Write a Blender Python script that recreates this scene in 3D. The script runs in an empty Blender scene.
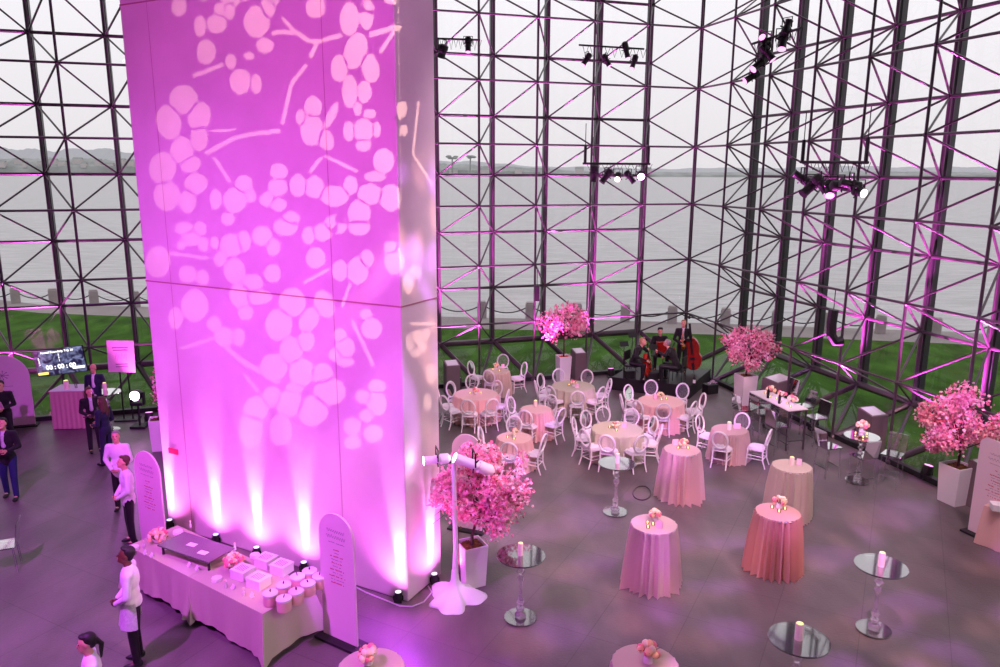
import bpy, math, random
from math import sin, cos, pi, radians as R, sqrt, atan2, tan
from mathutils import Vector, Matrix
random.seed(7)
sc = bpy.context.scene
col = sc.collection
# ---------------------------------------------------------------- camera and the place's axes
FP, PITCH, ROLL, H = 757.57, .2105, .0038, 6.8
YAW, A = 1.2656, 1.87
TD = .8352*A
E1 = Vector((sin(YAW), cos(YAW), 0)); NN = Vector((-cos(YAW), sin(YAW), 0))
CIN = Vector((3.462*A, 13.9126*A, 0))
ZR = lambda j: H + (-.06 + j)*A          # height of lattice row j
def ray(px, py):
    X, Y = px-500, py-333.5
    X, Y = X*cos(ROLL)+Y*sin(ROLL), -X*sin(ROLL)+Y*cos(ROLL)
    u = -Y/FP
    return Vector((X/FP, cos(PITCH)+sin(PITCH)*u, -sin(PITCH)+cos(PITCH)*u))
CAM = Vector((0, 0, H))
def at(px, py, z=0):                     # where a point seen in the photograph stands on a level of height z
    d = ray(px, py); t = (z-H)/d.z
    return CAM + d*t
def onplane(px, py, P, n):
    d = ray(px, py); t = (P-CAM).dot(n)/d.dot(n)
    return CAM + d*t
def inback(px, py, off=0): return onplane(px, py, CIN - NN*off, NN)
def inright(px, py, off=0): return onplane(px, py, CIN - E1*off, E1)
def lin(c):
    return tuple((v/255/12.92 if v/255 <= .04045 else ((v/255+.055)/1.055)**2.4) for v in c)
# ---------------------------------------------------------------- materials
def mat(name, rgb, rough=.5, metal=0, spec=.5, noise=None, bump=None, emit=None, estr=0, sheen=0, srgb=True):
    m = bpy.data.materials.new(name); m.use_nodes = True
    nt = m.node_tree; b = nt.nodes['Principled BSDF']
    c = lin(rgb) if srgb else rgb
    b.inputs['Base Color'].default_value = (*c, 1)
    b.inputs['Roughness'].default_value = rough; b.inputs['Metallic'].default_value = metal
    b.inputs['Specular IOR Level'].default_value = spec
    if sheen: b.inputs['Sheen Weight'].default_value = sheen
    if emit: b.inputs['Emission Color'].default_value = (*emit, 1); b.inputs['Emission Strength'].default_value = estr
    tc = nt.nodes.new('ShaderNodeTexCoord')
    if noise:                            # (scale, amount[, stretch])
        n = nt.nodes.new('ShaderNodeTexNoise'); n.inputs['Scale'].default_value = noise[0]; n.inputs['Detail'].default_value = 5
        mp = nt.nodes.new('ShaderNodeMapping'); nt.links.new(tc.outputs['Object'], mp.inputs[0]); nt.links.new(mp.outputs[0], n.inputs['Vector'])
        if len(noise) > 2: mp.inputs['Scale'].default_value = noise[2]
        r = nt.nodes.new('ShaderNodeValToRGB')
        a = noise[1]
        r.color_ramp.elements[0].position = .3; r.color_ramp.elements[1].position = .7
        r.color_ramp.elements[0].color = (*[max(0, v*(1-a)) for v in c], 1); r.color_ramp.elements[1].color = (*[min(1, v*(1+a)) for v in c], 1)
        nt.links.new(n.outputs['Fac'], r.inputs[0]); nt.links.new(r.outputs[0], b.inputs['Base Color'])
    if bump:
        n = nt.nodes.new('ShaderNodeTexNoise'); n.inputs['Scale'].default_value = bump[0]; n.inputs['Detail'].default_value = 3
        mp = nt.nodes.new('ShaderNodeMapping'); nt.links.new(tc.outputs['Object'], mp.inputs[0]); nt.links.new(mp.outputs[0], n.inputs['Vector'])
        if len(bump) > 2: mp.inputs['Scale'].default_value = bump[2]
        bp = nt.nodes.new('ShaderNodeBump'); bp.inputs['Strength'].default_value = bump[1]; bp.inputs['Distance'].default_value = .05 if len(bump) < 4 else bump[3]
        nt.links.new(n.outputs['Fac'], bp.inputs['Height']); nt.links.new(bp.outputs[0], b.inputs['Normal'])
    return m
def clearmat(name, tint=(.95, .95, .97), rough=.03, ior=1.45, gain=1.0, milky=0):
    m = bpy.data.materials.new(name); m.use_nodes = True; nt = m.node_tree; nt.nodes.clear()
    o = nt.nodes.new('ShaderNodeOutputMaterial'); t = nt.nodes.new('ShaderNodeBsdfTransparent'); g = nt.nodes.new('ShaderNodeBsdfGlossy')
    t.inputs[0].default_value = (*tint, 1); g.inputs['Roughness'].default_value = rough
    f = nt.nodes.new('ShaderNodeFresnel'); f.inputs[0].default_value = ior
    k = nt.nodes.new('ShaderNodeMath'); k.operation = 'MULTIPLY'; k.inputs[1].default_value = gain; k.use_clamp = True
    x = nt.nodes.new('ShaderNodeMixShader')
    nt.links.new(f.outputs[0], k.inputs[0]); nt.links.new(k.outputs[0], x.inputs[0]); 
    if milky:
        dn = nt.nodes.new('ShaderNodeBsdfDiffuse'); dn.inputs[0].default_value = (.85, .82, .85, 1); x0 = nt.nodes.new('ShaderNodeMixShader'); x0.inputs[0].default_value = milky
        nt.links.new(t.outputs[0], x0.inputs[1]); nt.links.new(dn.outputs[0], x0.inputs[2]); t = x0
    nt.links.new(t.outputs[0], x.inputs[1]); nt.links.new(g.outputs[0], x.inputs[2]); nt.links.new(x.outputs[0], o.inputs[0])
    return m
def emat(name, rgb, s):
    return mat(name, (0, 0, 0), emit=rgb, estr=s)
M = dict(
 frame=mat('painted steel', (66, 52, 62), .36, .0, .8),
 mull=mat('dark mullion', (48, 46, 50), .4, 0, .5),
 glass=clearmat('window glass', (.94, .94, .95), .01, 1.45, .8),
 gglass=clearmat('sloped glass', (.9, .93, .9), .02, 1.5, 1.0),
 acry=clearmat('clear acrylic', (.95, .94, .96), .04, 1.5, 1.0, .1),
 acrytop=clearmat('acrylic sheet', (.96, .95, .96), .05, 1.6, 4.2, .05),
 concrete=mat('pale concrete', (205, 198, 196), .8, 0, .3, noise=(1.2, .06), bump=(60, .08)),
 wallw=mat('dark plaster', (120, 115, 118), .9),
 ceil=mat('ceiling', (60, 58, 60), .9),
 floor=None,
 grass=mat('lawn', (62, 100, 28), .9, 0, .1, noise=(1.3, .45, (1, .5, 1)), bump=(40, .8)),
 path=mat('asphalt path', (150, 142, 142), .9, 0, .2, noise=(.6, .1)),
 stone=mat('granite', (168, 160, 160), .85, 0, .2, noise=(3, .12)),
 sand=mat('beach rocks', (176, 158, 140), .9, 0, .1, noise=(1.5, .3)),
 chainm=mat('iron chain', (60, 58, 60), .6, .5),
 white=mat('white lacquer', (236, 226, 232), .35, 0, .5),
 cushion=mat('white cushion', (232, 226, 236), .7),
 pclo=mat('blush satin cloth', (232, 180, 178), .55, 0, .4, sheen=.3, bump=(120, .15)),
 bclo=mat('beige cloth', (196, 176, 162), .7, 0, .3, sheen=.2),
 rclo=mat('rose sequin cloth', (220, 182, 186), .42, .2, .6, bump=(300, .5)), copper=mat('copper rose cloth', (214, 158, 152), .4, .25, .6),
 sclo=mat('sage grey cloth', (196, 188, 168), .8, 0, .2, bump=(150, .2)),
 gold=mat('pink pleated cloth', (216, 168, 168), .5, .1),
 black=mat('black plastic', (22, 20, 24), .5),
 blackf=mat('black cloth', (20, 18, 22), .85, sheen=.1),
 navy=mat('navy wool', (28, 30, 62), .85, sheen=.1),
 jean=mat('blue trousers', (32, 42, 92), .85),
 shirtw=mat('white cotton', (232, 228, 236), .75),
 shirtp=mat('patterned cotton', (206, 196, 210), .75, noise=(40, .15)),
 skinl=mat('light skin', (222, 164, 140), .55), skind=mat('dark skin', (104, 62, 46), .5),
 hairb=mat('black hair', (24, 18, 18), .6), hairbr=mat('brown hair', (86, 56, 44), .6, noise=(60, .4)),
 hairg=mat('grey hair', (150, 142, 142), .6), hairbl=mat('blond hair', (180, 140, 100), .6),
 eye=mat('eye', (20, 16, 16), .3), lip=mat('lips', (168, 80, 82), .5),
 blo1=mat('pink blossom', (246, 158, 190), .7), blo2=mat('pale blossom', (252, 205, 218), .7), blo3=mat('deep blossom', (236, 112, 150), .7),
 leaf=mat('leaf', (110, 100, 50), .8), trunk=mat('dark bark', (70, 42, 44), .9, noise=(20, .3)),
 planter=mat('white planter', (232, 222, 230), .5), soil=mat('bark mulch', (120, 78, 30), .95, noise=(30, .6), bump=(40, 1)),
 soilr=mat('red mulch', (176, 60, 40), .95, noise=(30, .5)),
 board=mat('printed board', (238, 205, 222), .5), ink=mat('red ink', (200, 60, 100), .6), inkg=mat('grey ink', (150, 110, 140), .6),
 candle=mat('wax candle', (246, 214, 214), .5, emit=(1, .6, .45), estr=.05),
 flame=emat('candle flame', (1, .68, .25), 2.2), glow=emat('tea light glow', (1, .62, .18), 4),
 gl=mat('cup glass', (235, 225, 230), .1, 0, .8),
 card=mat('white card', (245, 235, 242), .6), cardp=mat('pink card', (246, 190, 220), .6),
 kiosk=mat('kiosk panel', (112, 92, 100), .6), kglass=mat('kiosk top', (225, 225, 232), .15, 0, .8),  # kiosk top: the sky's reflection is put into its pale base colour
 tray=mat('brushed steel tray', (160, 150, 165), .25, .8), redsign=mat('red label', (230, 40, 90), .5),
 cello=mat('red varnish', (170, 34, 14), .25, 0, .7), bassm=mat('double bass varnish', (150, 22, 14), .25, 0, .7), spruce=mat('bass front', (190, 90, 50), .3), brass=mat('brass', (200, 150, 70), .25, .9),
 rope=mat('cord', (120, 70, 90), .8), cable=mat('white cable', (200, 180, 205), .6),
 lensm=emat('magenta lens', (1, .45, 1), 40), lensp=emat('pink lens', (1, .35, .85), 2.2), lensv=emat('violet lens', (.6, .45, 1), 3), lensw=emat('warm lens', (1, .85, .8), 6),
 scr=None, scrw=emat('screen lettering', (1, 1, 1), 1.6), scry=emat('screen badge', (1, .8, .15), 1.6),
 peach=mat('peach roses', (255, 205, 160), .7), peach2=mat('cream roses', (255, 232, 200), .7), rosep=mat('pink roses', (245, 130, 150), .7),
 bark=mat('hill trees', (150, 154, 152), .95, noise=(.02, .25)), house=mat('far houses', (190, 184, 184), .9), haze=mat('far shore', (178, 180, 184), .95),  # distance haze is put into these pale far-shore colours
)
def floormat():
    m = mat('slate floor', (101, 90, 92), .4, 0, .5, noise=(1.6, .26, (1, .45, 1)), bump=(25, .12))
    nt = m.node_tree; b = nt.nodes['Principled BSDF']
    tc = nt.nodes.new('ShaderNodeTexCoord'); mp = nt.nodes.new('ShaderNodeMapping'); mp.inputs['Rotation'].default_value = (0, 0, R(28))
    br = nt.nodes.new('ShaderNodeTexBrick'); br.inputs['Scale'].default_value = 1; br.inputs['Brick Width'].default_value = 1.2; br.inputs['Row Height'].default_value = 1.2; br.offset = 0
    br.inputs['Mortar Size'].default_value = .006; br.inputs['Color1'].default_value = (1, 1, 1, 1); br.inputs['Color2'].default_value = (.9, .9, .9, 1); br.inputs['Mortar'].default_value = (.6, .6, .6, 1)
    nt.links.new(tc.outputs['Object'], mp.inputs[0]); nt.links.new(mp.outputs[0], br.inputs[0])
    mx = nt.nodes.new('ShaderNodeMix'); mx.data_type = 'RGBA'; mx.blend_type = 'MULTIPLY'; mx.inputs[0].default_value = 1
    src = b.inputs['Base Color'].links[0].from_socket
    nt.links.new(src, mx.inputs[6]); nt.links.new(br.outputs[0], mx.inputs[7]); nt.links.new(mx.outputs[2], b.inputs['Base Color'])
    return m
M['floor'] = floormat()
def scrmat():
    m = mat('screen picture', (10, 10, 20)); nt = m.node_tree; b = nt.nodes['Principled BSDF']
    n = nt.nodes.new('ShaderNodeTexNoise'); n.inputs['Scale'].default_value = 6; n.inputs['Detail'].default_value = 6; n.inputs['Distortion'].default_value = 1.2
    tc = nt.nodes.new('ShaderNodeTexCoord'); nt.links.new(tc.outputs['Object'], n.inputs['Vector'])
    r = nt.nodes.new('ShaderNodeValToRGB'); r.color_ramp.elements[0].position = .42; r.color_ramp.elements[1].position = .75
    r.color_ramp.elements[0].color = (.012, .012, .05, 1); r.color_ramp.elements[1].color = (.35, .4, .7, 1)
    nt.links.new(n.outputs['Fac'], r.inputs[0]); nt.links.new(r.outputs[0], b.inputs['Emission Color']); b.inputs['Emission Strength'].default_value = 1
    return m
M['scr'] = scrmat()
def watermat():
    m = mat('sea', (118, 118, 122), .38, 0, .25); nt = m.node_tree; b = nt.nodes['Principled BSDF']
    tc = nt.nodes.new('ShaderNodeTexCoord'); mp = nt.nodes.new('ShaderNodeMapping'); mp.inputs['Scale'].default_value = (.35, 1.1, 1)
    n = nt.nodes.new('ShaderNodeTexNoise'); n.inputs['Scale'].default_value = .9; n.inputs['Detail'].default_value = 6
    nt.links.new(tc.outputs['Object'], mp.inputs[0]); nt.links.new(mp.outputs[0], n.inputs['Vector'])
    r = nt.nodes.new('ShaderNodeValToRGB'); r.color_ramp.elements[0].position = .35; r.color_ramp.elements[1].position = .68
    r.color_ramp.elements[0].color = (.35, .345, .35, 1); r.color_ramp.elements[1].color = (.47, .465, .47, 1)
    nt.links.new(n.outputs['Fac'], r.inputs[0]); nt.links.new(r.outputs[0], b.inputs['Base Color'])
    bp = nt.nodes.new('ShaderNodeBump'); bp.inputs['Strength'].default_value = .7; bp.inputs['Distance'].default_value = .4
    nt.links.new(n.outputs['Fac'], bp.inputs['Height']); nt.links.new(bp.outputs[0], b.inputs['Normal'])
    return m
M['water'] = watermat()
# ---------------------------------------------------------------- mesh builder
class MB:
    def __init__(s): s.v = []; s.f = []; s.m = []; s.cur = 0
    def add(s, vs, fs, mi=None):
        o = len(s.v); s.v += [tuple(v) for v in vs]; s.f += [tuple(i+o for i in f) for f in fs]; s.m += [s.cur if mi is None else mi]*len(fs); return s
    def box(s, c, d, rz=0, mi=None, mx=None):
        x, y, z = [q/2 for q in d]
        vs = [Vector((a*x, b*y, e*z)) for e in (-1, 1) for b in (-1, 1) for a in (-1, 1)]
        Q = Matrix.Rotation(rz, 3, 'Z') if mx is None else mx
        vs = [Q @ v + Vector(c) for v in vs]
        return s.add(vs, [(0, 2, 3, 1), (4, 5, 7, 6), (0, 1, 5, 4), (2, 6, 7, 3), (0, 4, 6, 2), (1, 3, 7, 5)], mi)
    def tube(s, pts, r, n=8, cap=True, closed=False, mi=None, flat=1.0):
        pts = [Vector(p) for p in pts]; N = len(pts); rr = r if isinstance(r, (list, tuple)) else [r]*N
        vs = []; up = None
        for i, p in enumerate(pts):
            if closed: t = pts[(i+1) % N]-pts[i-1]
            else: t = pts[min(i+1, N-1)]-pts[max(i-1, 0)]
            t.normalize()
            if up is None:
                up = t.orthogonal().normalized() if abs(t.z) > .9 else (Vector((0, 0, 1)) - t*t.z).normalized()
            else:
                up = (up - t*up.dot(t)); up = up.normalized() if up.length > 1e-6 else t.orthogonal().normalized()
            w = t.cross(up)
            for k in range(n):
                a = 2*pi*k/n
                vs.append(p + (up*cos(a)*flat + w*sin(a))*rr[i])
        fs = []
        for i in range(N if closed else N-1):
            j = (i+1) % N
            for k in range(n):
                k2 = (k+1) % n
                fs.append((i*n+k, i*n+k2, j*n+k2, j*n+k))
        if cap and not closed: fs += [tuple(range(n))[::-1], tuple((N-1)*n+k for k in range(n))]
        return s.add(vs, fs, mi)
    def lathe(s, prof, c=(0, 0, 0), n=24, mi=None, fold=None, cap=True):
        vs = []; c = Vector(c)
        for i, (r, z) in enumerate(prof):
            for k in range(n):
                a = 2*pi*k/n; q = r if fold is None else r*fold(i/(len(prof)-1), a)
                vs.append(c + Vector((q*cos(a), q*sin(a), z)))
        fs = [(i*n+k, i*n+(k+1) % n, (i+1)*n+(k+1) % n, (i+1)*n+k) for i in range(len(prof)-1) for k in range(n)]
        if cap: fs += [tuple(range(n))[::-1], tuple((len(prof)-1)*n+k for k in range(n))]
        return s.add(vs, fs, mi)
    def ell(s, c, r, n=12, m=8, rot=None, mi=None):
        vs = []; c = Vector(c)
        r = (r, r, r) if isinstance(r, (int, float)) else r
        for i in range(m+1):
            th = pi*i/m
            for k in range(n):
                a = 2*pi*k/n; v = Vector((r[0]*sin(th)*cos(a), r[1]*sin(th)*sin(a), r[2]*cos(th)))
                vs.append(c + (rot @ v if rot else v))
        fs = [(i*n+k, (i+1)*n+k, (i+1)*n+(k+1) % n, i*n+(k+1) % n) for i in range(m) for k in range(n)]
        return s.add(vs, fs, mi)
    def cap(s, a, b, ra, rb=None, n=10, mi=None):
        rb = ra if rb is None else rb; a = Vector(a); b = Vector(b)
        s.tube([a, b], [ra, rb], n, True, mi=mi); s.ell(a, ra, n, 6, mi=mi); s.ell(b, rb, n, 6, mi=mi); return s
    def prism(s, poly, z0, z1, mi=None):
        n = len(poly); vs = [(p[0], p[1], z0) for p in poly]+[(p[0], p[1], z1) for p in poly]
        fs = [tuple(range(n))[::-1], tuple(range(n, 2*n))]+[(k, (k+1) % n, n+(k+1) % n, n+k) for k in range(n)]
        return s.add(vs, fs, mi)
    def plate(s, poly3, thick, mi=None):     # outline in local x,z ; thickness along y
        n = len(poly3); vs = [(p[0], -thick/2, p[1]) for p in poly3]+[(p[0], thick/2, p[1]) for p in poly3]
        fs = [tuple(range(n)), tuple(range(n, 2*n))[::-1]]+[(k, n+k, n+(k+1) % n, (k+1) % n) for k in range(n)]
        return s.add(vs, fs, mi)
    def mesh(s, name, mats, smooth=False, fix=True):
        me = bpy.data.meshes.new(name); me.from_pydata(s.v, [], s.f)
        for m in (mats if isinstance(mats, (list, tuple)) else [mats]): me.materials.append(m)
        me.polygons.foreach_set('material_index', s.m)
        if smooth: me.polygons.foreach_set('use_smooth', [True]*len(s.f))
        me.update()
        if smooth and smooth != 'all':
            try: me.set_sharp_from_angle(angle=R(45))
            except Exception: pass
        return me
    def build(s, name, mats, parent=None, loc=None, rz=None, smooth=False, bevel=0):
        o = bpy.data.objects.new(name, s.mesh(name, mats, smooth)); col.objects.link(o)
        if parent: o.parent = parent
        if loc is not None: o.location = loc
        if rz is not None: o.rotation_euler = (0, 0, rz)
        if bevel:
            b = o.modifiers.new('bevel', 'BEVEL'); b.width = bevel; b.segments = 2; b.limit_method = 'ANGLE'
        return o
def tag(o, label, cat, group=None):
    o['label'] = label; o['category'] = cat
    if group: o['group'] = group
    return o
def thing(name, label, cat, loc=(0, 0, 0), rz=0, group=None):
    o = bpy.data.objects.new(name, None); col.objects.link(o); o.location = loc; o.rotation_euler = (0, 0, rz); o.empty_display_size = .1
    return tag(o, label, cat, group)
def struct(o): o['kind'] = 'structure'; return o
KIDS = {}
def kids(o):
    return [c for c in bpy.data.objects if c.parent == o]
def clone(root, loc, rz, label, group=None, cache={}):
    if root.name not in cache: cache[root.name] = [(c, kids(c)) for c in kids(root)]
    r = root.copy(); col.objects.link(r); r.location = loc; r.rotation_euler = (0, 0, rz); r['label'] = label
    if group: r['group'] = group
    for ch, gs in cache[root.name]:
        c = ch.copy(); col.objects.link(c); c.parent = r
        for g in gs:
            d = g.copy(); col.objects.link(d); d.parent = c
    return r
def text(s, size, parent, m, loc, rot, name='lettering', depth=.002, bold=False):
    cu = bpy.data.curves.new(name, 'FONT'); cu.body = s; cu.size = size; cu.extrude = depth; cu.align_x = 'CENTER'; cu.align_y = 'CENTER'
    if bold: cu.offset = size*.03
    o = bpy.data.objects.new(name, cu); col.objects.link(o)
    me = bpy.data.meshes.new_from_object(o.evaluated_get(bpy.context.evaluated_depsgraph_get()))
    bpy.data.objects.remove(o); me.materials.clear(); me.materials.append(m)
    o = bpy.data.objects.new(name, me); col.objects.link(o); o.parent = parent; o.location = loc; o.rotation_euler = rot
    return o
def aim(o, target):
    d = Vector(target) - o.location; o.rotation_euler = d.to_track_quat('-Z', 'Y').to_euler()
def spot(name, loc, tgt, energy, color, angle, blend=.3, radius=.05):
    l = bpy.data.lights.new(name, 'SPOT'); l.energy = energy; l.color = color; l.spot_size = R(angle); l.spot_blend = blend; l.shadow_soft_size = radius
    o = bpy.data.objects.new(name, l); col.objects.link(o); o.location = loc; aim(o, tgt); return o
# ---------------------------------------------------------------- camera, world
cd = bpy.data.cameras.new('camera'); cam = bpy.data.objects.new('camera', cd); col.objects.link(cam); sc.camera = cam
cam.location = CAM; cd.sensor_width = 36; cd.lens = FP*36/1000; cd.clip_end = 6000; cd.clip_start = .05
cam.matrix_world = Matrix.Translation(CAM) @ Matrix.Rotation(pi/2-PITCH, 4, 'X') @ Matrix.Rotation(ROLL, 4, 'Z')
sc.view_settings.view_transform = 'Standard'; sc.view_settings.look = 'None'; sc.view_settings.gamma = 1; sc.view_settings.exposure = 0
w = bpy.data.worlds.new('overcast'); sc.world = w; w.use_nodes = True
nt = w.node_tree; bg = nt.nodes['Background']
tc = nt.nodes.new('ShaderNodeTexCoord'); sp = nt.nodes.new('ShaderNodeSeparateXYZ'); rp = nt.nodes.new('ShaderNodeValToRGB')
nt.links.new(tc.outputs['Generated'], sp.inputs[0]); nt.links.new(sp.outputs['Z'], rp.inputs[0]); nt.links.new(rp.outputs[0], bg.inputs[0])
rp.color_ramp.elements[0].position = 0; rp.color_ramp.elements[0].color = (.80, .77, .79, 1)
rp.color_ramp.elements[1].position = .22; rp.color_ramp.elements[1].color = (.98, .95, .99, 1)
bg.inputs[1].default_value = 1.09
# ---------------------------------------------------------------- the setting
def V(p, z=None): return Vector((p[0], p[1], p[2] if z is None else z))
S = lambda k: CIN + E1*k*A               # along back wall
T = lambda k: CIN - NN*k*A               # along right wall
KB0, KR1 = -15, 17
ztop = ZR(6.5)
m = MB()
flo = [S(KB0), S(0), T(KR1-1), Vector((T(KR1-1).x, -5, 0)), Vector((S(KB0).x, -5, 0))]
m.prism([(p.x, p.y) for p in flo], -.3, 0)
struct(m.build('floor', M['floor']))
m = MB(); m.prism([(p.x+E1.x*3, p.y) if i in (1, 2, 3) else (p.x-.5, p.y+2) for i, p in enumerate(flo)], ztop, ztop+.3)
struct(m.build('ceiling', M['ceil']))
m = MB(); m.box(((flo[3].x+flo[4].x)/2, -5.2, ztop/2), (flo[3].x-flo[4].x+2, .3, ztop)); struct(m.build('wall_front', M['wallw']))
m = MB(); m.box((flo[4].x-.2, (flo[0].y-5)/2, ztop/2), (.3, flo[0].y+5, ztop)); struct(m.build('wall_left', M['wallw']))
def lattice(name, wn, P, along, out, ks, sgn, vk):
    """double-layer steel grid: inner layer on whole modules, outer layer half a module off"""
    inner = lambda k, j: V(P(k), ZR(j)); outer = lambda k, j: V(P(k+.5*sgn) + out*TD, ZR(j))
    fr = MB(); ml = MB(); pipe = MB()
    rows_i = [-2.5+i for i in range(9)]; rows_o = [-3+i for i in range(10)]
    for k in ks:
        foot = V(P(k), 0)
        fr.tube([foot, inner(k, 6.5)], .036, 8)
        last = k == ks[-1]
        if not last: fr.tube([outer(k, -3), outer(k, 6)], .05, 8)
        if not last: ml.box((outer(k, 1.75) + out*.17), (.12, .2, (ZR(6.5)-ZR(-3))), rz=atan2(along.y, along.x))
        for j in rows_i:
            fr.ell(inner(k, j), .062, 8, 5)
            fr.tube([inner(k, j), inner(k+1*sgn, j)] if k != ks[-1] else [inner(k, j), inner(k, j)+along*.01], .032, 6)
            for dk in (0, -1*sgn):
                for dj in (.5, -.5):
                    if j+dj >= -3 and k+dk*1 in vk and k+dk != 0: fr.tube([inner(k, j), outer(k+dk, j+dj)], .027, 6)
        for j in rows_o:
            if last: continue
            fr.ell(outer(k, j), .075, 8, 5)
            if k != ks[-2]:
                (pipe if j == -3 else fr).tube([outer(k, j), outer(k+1*sgn, j)], .105 if j == -3 else .045, 8)
        # splayed legs below the first chord
        kk = k
        if last: continue
        pipe.tube([outer(kk, -3), V(P(kk+1*(1 if sgn > 0 else 0)), .02) if sgn > 0 else foot], .085 if True else 0, 8)
        fr.tube([outer(kk, -3), V(P(kk), .02) if sgn > 0 else V(P(kk-1), .02)], .045, 6)
    wall = struct(fr.build('wall_'+wn, M['frame'], smooth=True))
    pipe.build('chord_pipe', M['frame'], wall, smooth=True); ml.build('mullion', M['mull'], wall)
    return wall
kb = list(range(KB0, 1)); kr = list(range(1, KR1))
# back wall: outer node k sits at k+.5 ; legs: thick leg leans to the corner
lattice('b', 'back', lambda k: S(k), E1, NN, kb, 1, set(range(KB0, 1)))
# right wall: index counts away from the corner
def latR():
    fr = MB(); ml = MB(); pipe = MB()
    inner = lambda k, j: V(T(k), ZR(j)); outer = lambda k, j: V(T(k-.5)+E1*TD, ZR(j))
    ang = atan2(E1.y, E1.x)
    corner = S(0) + (E1+NN)*TD
    for k in range(0, KR1):
        if k:
            fr.tube([V(T(k), 0), inner(k, 6.5)], .036, 8)
        fr.tube([outer(k, -3), outer(k, 6)], .05, 8) if k else None
        if k: ml.box(outer(k, 1.75)+E1*.17, (.17, .12, ZR(6.5)-ZR(-3)), rz=ang)
        for i in range(9):
            j = -2.5+i
            if k: fr.ell(inner(k, j), .062, 8, 5)
            if k < KR1-1: fr.tube([inner(k, j), inner(k+1, j)], .032, 6)
            for dk in (0, 1):
                for dj in (.5, -.5):
                    if k+dk > 0 and k+dk < KR1: fr.tube([inner(k, j), outer(k+dk, j+dj)], .027, 6)
        for i in range(10):
            j = -3+i
            if k: fr.ell(outer(k, j), .075, 8, 5)
            if 0 < k < KR1-1: (pipe if j == -3 else fr).tube([outer(k, j), outer(k+1, j)], .105 if j == -3 else .045, 8)
        if k:
            pipe.tube([outer(k, -3), V(T(k-1), .02)], .085, 8); fr.tube([outer(k, -3), V(T(k), .02)], .045, 6)
    q_ = CIN+(E1+NN)*.16; fr.tube([V(q_, 0), V(q_, ZR(6.5))], .034, 8)      # twin post in the corner
    wall = struct(fr.build('wall_right', M['frame'], smooth=True))
    pipe.build('chord_pipe', M['frame'], wall, smooth=True); ml.build('mullion', M['mull'], wall)
latR()
# glazing: upright panes at the outer layer, sloped panes down to the kerb
og = TD+.12
cg = CIN + (E1+NN)*og
cb = S(-.5)+NN*og; cr_ = T(.5)+E1*og
def quad(name, pts, m): mm = MB(); mm.add(pts, [(0, 1, 2, 3)]); return struct(mm.build(name, m))
L0 = S(KB0)+NN*og; R1 = T(KR1-1)+E1*og
zg = ZR(-3)
quad('window_1', [V(L0, zg), V(cb, zg), V(cb, ztop), V(L0, ztop)], M['glass'])
quad('window_2', [V(cr_, zg), V(R1, zg), V(R1, ztop), V(cr_, ztop)], M['glass'])
quad('window_3', [V(cb, zg), V(cr_, zg), V(cr_, ztop), V(cb, ztop)], M['glass'])
quad('window_4', [V(S(KB0)+NN*.1, .1), V(S(-.5)+NN*.1, .1), V(cb, zg), V(L0, zg)], M['gglass'])
quad('window_5', [V(T(.5)+E1*.1, .1), V(T(KR1-1)+E1*.1, .1), V(R1, zg), V(cr_, zg)], M['gglass'])
quad('window_6', [V(CIN+(E1+NN)*.1, .1), V(T(.5)+E1*.1, .1), V(cr_, zg), V(cb, zg)], M['gglass'])
m = MB(); m.box((S(KB0)+S(0))/2+NN*.08+Vector((0, 0, .06)), ((S(0)-S(KB0)).length+.3, .16, .14), rz=atan2(E1.y, E1.x)); struct(m.build('baseboard_back', M['black']))
m = MB(); m.box((T(KR1-1)+T(0))/2+E1*.08+Vector((0, 0, .06)), (.16, (T(0)-T(KR1-1)).length, .14), rz=atan2(E1.y, E1.x)); struct(m.build('baseboard_right', M['black']))
# column
CF = Vector((-1.469, 11.053, 0)); CU = Vector((-.8828, .4698, 0)).normalized(); CV = Vector((-CU.y, CU.x, 0))*-1   # CV points away from camera
if CV.y < 0: CV = -CV
CW, CD_ = 5.665, 1.0
def cpt(s, d, z): return CF + CU*s + CV*d + Vector((0, 0, z))
m = MB(); m.add([cpt(0, 0, 0), cpt(CW, 0, 0), cpt(CW, CD_, 0), cpt(0, CD_, 0)]+[cpt(0, 0, ztop), cpt(CW, 0, ztop), cpt(CW, CD_, ztop), cpt(0, CD_, ztop)], [(0, 1, 2, 3), (7, 6, 5, 4), (0, 4, 5, 1), (1, 5, 6, 2), (2, 6, 7, 3), (3, 7, 4, 0)])
cl = m.build('wall_pier', M['concrete'], bevel=.02); struct(cl)
jm = mat('joint', (160, 118, 124), .9); jv = mat('fine joint', (176, 150, 156), .9)
for (s_, dim) in ((4.98, None), (1.28, None)):
    j = MB(); j.box(cpt(s_, .0, ztop/2), (.012, .012, ztop), rz=atan2(CU.y, CU.x)); j.build('panel_joint', jv, cl)
zj = onplane(400, 307, CF, CV).z
for z in (zj, zj+4.7):
    j = MB(); j.box(cpt(CW/2, 0, z), (CW, .012, .025), rz=atan2(CU.y, CU.x)); j.box(cpt(0, CD_/2, z), (.012, CD_, .025), rz=atan2(CU.y, CU.x)); j.build('panel_joint', jm, cl)
# red exit-type label on the pier
p = onplane(174, 451, CF, CV)
lb = MB(); lb.box(p - CV*.015, (.24, .03, .1), rz=atan2(CU.y, CU.x)); tag(lb.build('wall_sign', M['redsign']), 'small red sign on the lower left of the pink-lit pier', 'sign')
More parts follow.
